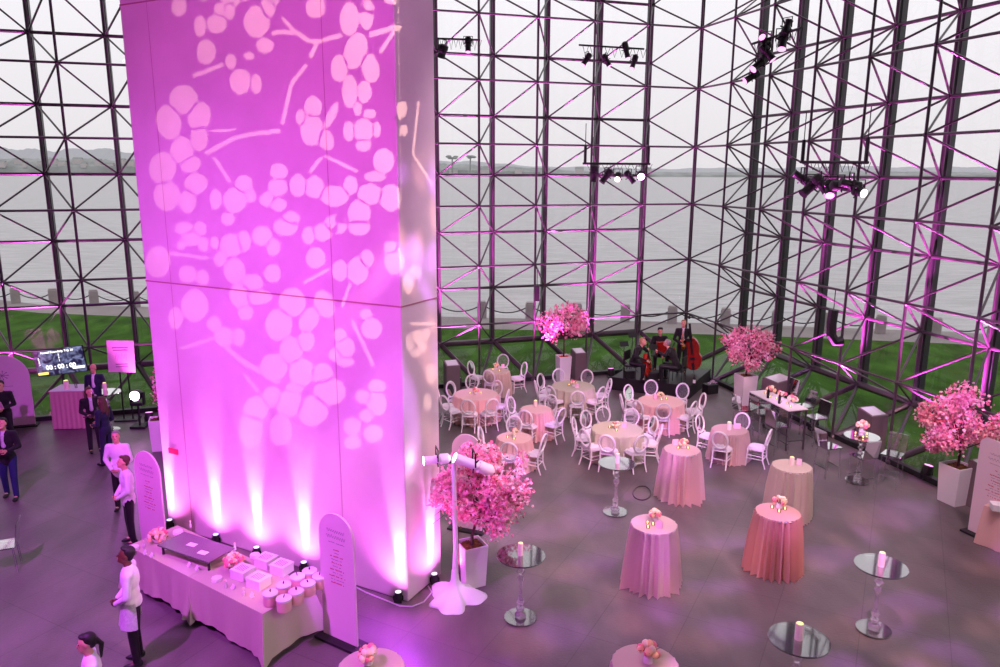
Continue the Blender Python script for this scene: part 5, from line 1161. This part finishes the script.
m = MB(); rnd = random.Random(4); m.tube([(rnd.uniform(-.2, .2), rnd.uniform(-.15, .15), .31+rnd.uniform(0, .08)) for _ in range(14)], .012, 6); m.build('cables', M['cable'], t)
# ---------------------------------------------------------------- stage lighting of the room
def hexs(*a): return tuple(a)
WASH = (1, .10, .93)
def fixture(loc, tgt, label, lens='lensm'):
    t = leko(loc, Vector(tgt)-Vector(loc), .5, label, lens, .12, 'overhead projectors', 'black'); m = MB(); m.tube([(0, 0, .26), (0, 0, ztop-.03-loc[2])], .025, 6); m.build('drop_pole', M['black'], t); return t
# magenta wash on the pier
for i, (l_, tg, e, an, c_) in enumerate((((-5.5, .5, 9.5), cpt(3, 0, 6.2), 3100, 56, WASH), ((-1.5, -.5, 11), cpt(2.5, 0, 8), 2700, 56, WASH))):
    fixture(l_, tg, 'magenta wash projector above the camera, number %s' % ('one' if i == 0 else 'two')); spot('wash', Vector(l_)+(Vector(tg)-Vector(l_)).normalized()*.3, tg, e, c_, an, .8, .08)
# violet stage light by the pier floods the floor at left
spot('flood', STAR, STAR+Vector((.05, -1, .2)), 300, (.75, .1, 1), 84, 1, .12)
spot('flood', STAR+Vector((.3, .1, .3)), STAR+Vector((3, .5, 2.2)), 7000, (1, .10, .85), 84, 1, .1)  # added lamp without a body beside the stage light, tints the lattice magenta
# rose lamps added out of view to brighten the dining area
for l_, tg, e, c_ in (((2.5, 9, 12.5), (2.0, 18, 0), 4600, (1, .62, .84)), ((7.5, 8, 12.5), (5.5, 15.5, 0), 3300, (1, .72, .82)), ((0, 6, 13), (4.5, 11, 0), 1500, (1, .62, .74))):
    fixture(l_, tg, 'added unseen rose lamp above the dining area aimed at %d metres' % int(tg[1])); spot('wash', Vector(l_)+(Vector(tg)-Vector(l_)).normalized()*.3, tg, e, c_, 75, .9, .1)
spot('wash', (5.0, 3.4, 9), (-3.6, 10, .8), 1300, (1, .88, .62), 30, .9, .1)  # warm lamp added out of view to brighten the buffet
spot('flood', (-7.5, 4, 12), (-7, 9.5, 0), 11500, (.70, .10, 1), 96, .9, .15); fixture((5.0, 3.3, 9.3), (-3.6, 10, .8), 'added unseen warm lamp right of the camera aimed at the buffet', 'lensw'); fixture((-7.5, 4, 12.3), (-5, 9, 0), 'violet wash projector over the left of the floor')
# ---------------------------------------------------------------- gobo projectors: a cut metal plate in front of a small lamp
def conv(L, ox, oy): return [(ox+e[0]*.35, oy+e[1]*.35, e[2]*.35, e[3]*.35, R(e[4]) if len(e) > 4 else 0) for e in L]
E7 = [(225,20,22,25),(333,68,28,28),(285,75,17,30),(370,30,15,25),(447,62,36,46),(480,20,20,30),(303,148,27,35),(470,130,25,22),(373,175,16,22),(400,233,30,36),(445,240,16,28),(425,160,15,12),(238,285,40,42),(195,350,35,50,-10),(283,332,32,42,10),(283,395,25,36),(233,430,32,38),(178,480,38,45,10),(258,470,30,22,-20),(273,525,33,30),(250,575,24,33),(190,560,38,42),
(712,55,27,48),(760,45,20,40),(730,145,32,52,15),(772,195,25,42,-10),(683,195,24,38),(713,262,22,46),(755,262,20,32),(608,305,25,30),(605,372,33,45),(572,335,13,22),(645,400,22,30,-20),(660,330,12,40,25),(735,310,12,20),(770,325,18,14),(752,372,30,32),(710,375,16,28),(790,370,12,22),(752,415,22,17),(810,460,30,35),(785,505,30,15),(670,560,40,30),(830,565,32,38),(770,555,35,30),(715,530,20,28),(740,610,32,40),(670,640,30,25),
(385,572,33,36),(330,570,17,28),(410,525,25,25),(510,490,26,22),(507,535,28,25),(565,530,24,32),(612,535,27,32),(475,570,20,20),(510,585,22,18),(545,625,25,20),(365,625,20,18),(430,560,15,20),(862,310,14,26),(868,370,10,18)]
E8 = [(240,25,25,18),(285,25,18,20),(258,52,26,24),(295,70,14,20),(232,70,12,15),(327,65,12,18),(375,72,33,32),(462,45,28,28),(495,78,20,24),(410,60,20,30),(530,20,35,25),(595,45,18,25),(635,35,28,25),(680,15,25,25),(615,108,28,30),(740,20,30,25),(250,155,26,24),(292,165,18,22),(342,113,17,20),(383,145,30,35),(492,152,24,26),(435,180,30,25),(400,215,30,35),(165,120,35,45),(270,245,38,45),(215,280,20,30),(415,265,22,20),(450,220,40,20),
(548,235,38,40),(510,300,38,45),(597,285,26,38,30),(545,372,32,38),(588,345,24,28),(640,240,28,40,-20),(685,145,22,30),(735,145,30,38),(762,110,20,25),(840,115,28,40),(830,80,20,20),(325,297,20,20),(355,335,28,28),(395,335,18,25),(775,310,30,30),(760,270,18,15),(700,365,28,30),(685,330,18,20),(670,385,18,18),(700,405,25,15),
(495,420,38,38),(575,435,35,40),(635,440,30,30),(655,490,45,40),(607,545,42,42),(540,525,38,38),(490,505,25,30),(445,540,35,35),(515,600,32,45),(555,480,25,15),(430,600,34,50),(790,475,25,20),(790,525,28,35),(750,505,20,20),(720,590,25,25),(780,610,28,25),(720,635,25,20),(760,560,20,18),(905,335,22,20),(885,350,12,25),(930,325,10,18),(900,380,15,12),(920,360,10,16),(920,295,35,8),(880,180,14,30),(900,150,18,20),(945,440,14,30),(935,520,12,24)]
B7 = [([(490,95),(555,90),(600,120),(640,115),(690,100)],13),([(520,50),(555,92)],10),([(600,165),(618,122)],13),([(590,185),(545,240),(520,355)],11),([(300,440),(380,395),(450,380),(515,375)],13),([(315,375),(388,370)],8),([(265,217),(350,185)],12),([(325,450),(370,520)],10),([(768,100),(820,85),(860,72)],16),([(800,150),(840,88)],12),([(640,445),(735,490)],10),([(598,492),(632,450)],11),([(910,285),(893,440),(950,530)],7)]
B8 = [([(200,95),(310,110)],9),([(580,180),(655,140)],9),([(230,368),(330,335)],8),([(330,340),(400,400),(510,465)],13),([(410,440),(450,490)],7),([(720,290),(780,415)],10),([(715,180),(690,250)],9)]
ELL = conv(E7, 100, 0)+conv(E8, 100, 220)
BRN = [([(100+x*.35, y*.35) for x, y in P], w_*.35) for P, w_ in B7]+[([(100+x*.35, 220+y*.35) for x, y in P], w_*.35) for P, w_ in B8]
ELL += [(x, y-250, a, b, r_) for x, y, a, b, r_ in ELL if y < 260 and y > 20]
def brn_iv(y):
    iv = []
    for P, w_ in BRN:
        for (x0, y0), (x1, y1) in zip(P, P[1:]):
            L_ = math.hypot(x1-x0, y1-y0); nx, ny = -(y1-y0)/L_*w_/2, (x1-x0)/L_*w_/2
            Q_ = [(x0+nx, y0+ny), (x1+nx, y1+ny), (x1-nx, y1-ny), (x0-nx, y0-ny)]; xs = []
            for k in range(4):
                (xa, ya), (xb, yb) = Q_[k], Q_[(k+1) % 4]
                if (ya-y)*(yb-y) < 0: xs.append(xa+(xb-xa)*(y-ya)/(yb-ya))
            if len(xs) == 2: iv.append((min(xs), max(xs)))
    return iv
def intervals(y, st_=.6):
    """where the plate is cut at this height; a thin web of metal is left between neighbouring petals"""
    near_ = [(cx, cy, 1/(rx*1.02), 1/(ry*1.02), cos(a), sin(a), rx+ry) for cx, cy, rx, ry, a in ELL if abs(y-cy) < max(rx, ry)*1.25]
    bi = brn_iv(y); out = []; on_ = False; x = 100
    while x < 445:
        q1 = q2 = 9
        for cx, cy, ix, iy, ca, sa_, rm in near_:
            if abs(x-cx) > rm: continue
            dx, dy = x-cx, y-cy
            q = math.hypot((dx*ca+dy*sa_)*ix, (-dx*sa_+dy*ca)*iy)
            if q < q1: q1, q2 = q, q1
            elif q < q2: q2 = q
        h_ = q1 < 1 and (q2 > 1.02 or q2-q1 > .2)
        if not h_ and q1 > 1.08: h_ = any(a < x < b for a, b in bi)
        if h_ and not on_: st0 = x; on_ = True
        elif not h_ and on_: out.append((st0, x)); on_ = False
        x += st_
    return [(a, b) for a, b in out if b-a > .5]
GL = Vector((2.2, .8, 10.2)); gdir = (cpt(2.6, 0, 6.5)-GL).normalized(); gpl = GL+gdir*.5
def toplate(P): d = P-GL; return GL+d*((gpl-GL).dot(gdir)/d.dot(gdir))
EDX = lambda y: 400+(408-400)*(y/602)    # the pier's near edge in the photograph
def wallpt(x, y):
    if x <= EDX(y): return onplane(x, y, CF, CV)
    return onplane(x, y, CF, CU)
m = MB()
ys = [-240+1.5*k for k in range(520)]
for y in ys:
    if y > 520: break
    xs = [60]; 
    for a, b in intervals(y+.75): xs += [a, b]
    xs.append(470)
    for a, b in zip(xs[0::2], xs[1::2]):
        e = EDX(y)
        segs = [(a, b)] if (b <= e or a >= e) else [(a, e), (e+.001, b)]
        for s0, s1 in segs:
            if s1-s0 < .02: continue
            m.add([toplate(wallpt(s0, y)), toplate(wallpt(s1, y)), toplate(wallpt(s1, y+1.5)), toplate(wallpt(s0, y+1.5))], [(0, 1, 2, 3)])
t = thing('pattern_projector', 'projector high behind the camera casting blossom shapes on the pier', 'projector', tuple(GL))
o = m.build('pattern_plate', M['black'], t); o.location = -GL
m = MB(); m.tube([(-.1, -.9, .2), (-.1, -.9, ztop-.03-GL.z)], .03, 6); m.build('drop_pole', M['black'], t)
sx_ = gdir.cross(Vector((0, 0, 1))).normalized(); sz_ = sx_.cross(gdir)
cor = [toplate(wallpt(x, y)) for x, y in ((60, 520), (470, 520), (470, -240), (60, -240))]
m = MB()
far = [gpl+(c_-gpl)*3.2 for c_ in cor]
m.add([c_-GL for c_ in cor]+[c_-GL for c_ in far], [(k, (k+1) % 4, (k+1) % 4+4, k+4) for k in range(4)])
hood = [c_-GL-gdir*.75 for c_ in far]; m.add([c_-GL for c_ in far]+hood, [(k, (k+1) % 4, (k+1) % 4+4, k+4) for k in range(4)]+[(4, 5, 6, 7)])
m.build('housing', M['black'], t)
l = spot('lamp', GL, cpt(2.6, 0, 6.5), 7200, (1, .60, .52), 70, .1, .0004)
l.parent = t; l.location = (0, 0, 0)
# floor pattern projector
GL2 = Vector((3.5, 5.5, 13)); g2 = (Vector((3.6, 10.5, 0))-GL2).normalized(); pl2 = GL2+g2*.5; rnd = random.Random(21)
s2 = g2.cross(Vector((0, 0, 1))).normalized(); u2_ = s2.cross(g2)
EL2 = [(rnd.uniform(-.42, .42), rnd.uniform(-.36, .36), rnd.uniform(.006, .022), rnd.uniform(.005, .014)) for _ in range(330)]
m = MB(); ny = 200
for j in range(ny):
    v = -.4+.8*j/ny; iv = []
    for cx, cy, rx, ry in EL2:
        q = 1-((v+.002-cy)/ry)**2
        if q > 0: iv.append((cx-rx*sqrt(q), cx+rx*sqrt(q)))
    iv.sort(); mg = []
    for a, b in iv:
        if mg and a < mg[-1][1]: mg[-1] = (mg[-1][0], max(mg[-1][1], b))
        else: mg.append((a, b))
    xs = [-.5]
    for a, b in mg: xs += [max(a, -.499), min(b, .499)]
    xs.append(.5)
    for a, b in zip(xs[0::2], xs[1::2]):
        if b-a > .0005: m.add([pl2-GL2+s2*a+u2_*v, pl2-GL2+s2*b+u2_*v, pl2-GL2+s2*b+u2_*(v+.8/ny), pl2-GL2+s2*a+u2_*(v+.8/ny)], [(0, 1, 2, 3)])
t = thing('pattern_projector', 'projector above the room casting blossom shapes on the floor', 'projector', tuple(GL2))
m2 = MB(); m2.tube([(0, -.3, .25), (0, -.3, ztop-.03-GL2.z)], .03, 6); m2.build('drop_pole', M['black'], t)
m.build('pattern_plate', M['black'], t)
m = MB(); q = [pl2-GL2+s2*a+u2_*b for a, b in ((-.5, -.4), (.5, -.4), (.5, .4), (-.5, .4))]; q2 = [v-g2*.8 for v in q]; m.add(q+q2, [(k, (k+1) % 4, (k+1) % 4+4, k+4) for k in range(4)]+[(4, 5, 6, 7)]); m.build('housing', M['black'], t)
for dxx, cc, ee in ((0, (.62, .16, 1), 9000), (.022, (1, .42, .42), 5500)):
    l = spot('lamp', GL2, pl2+g2*5, ee, cc, 78, .3, .006); l.parent = t; l.location = s2*dxx+u2_*dxx*.5

# ---------------------------------------------------------------- pieces of a part hang under that part
NEST = dict(flame=('wax',), lens=('housing', 'barrel', 'head'), shutter_handle=('barrel',), printing=('panel',), cord_handle=('lid',), branches=('trunk',), picture=('bezel',), mouth=('body',), eyes=('body',), back_panel=('back_hoop',), cushion=('seat',), front=('body',), bridge=('body',), lettering=('lid', 'picture'), badge=('picture',), keys=('tube',), glow=('holder',))
byp = {}
for o in list(bpy.data.objects):
    if o.parent: byp.setdefault(o.parent, []).append(o)
for root, ch in list(byp.items()):
    if root.parent: continue
    names = {}
    for c in ch: names.setdefault(c.name.split('.')[0], c)
    for c in ch:
        if c.type != 'MESH': continue
        for tgt in NEST.get(c.name.split('.')[0], ()):
            if tgt in names and names[tgt] is not c:
                c.parent = names[tgt]; break
for o in bpy.data.objects:                 # never deeper than thing > part > sub-part
    if o.parent and o.parent.parent and o.parent.parent.parent: o.parent = o.parent.parent
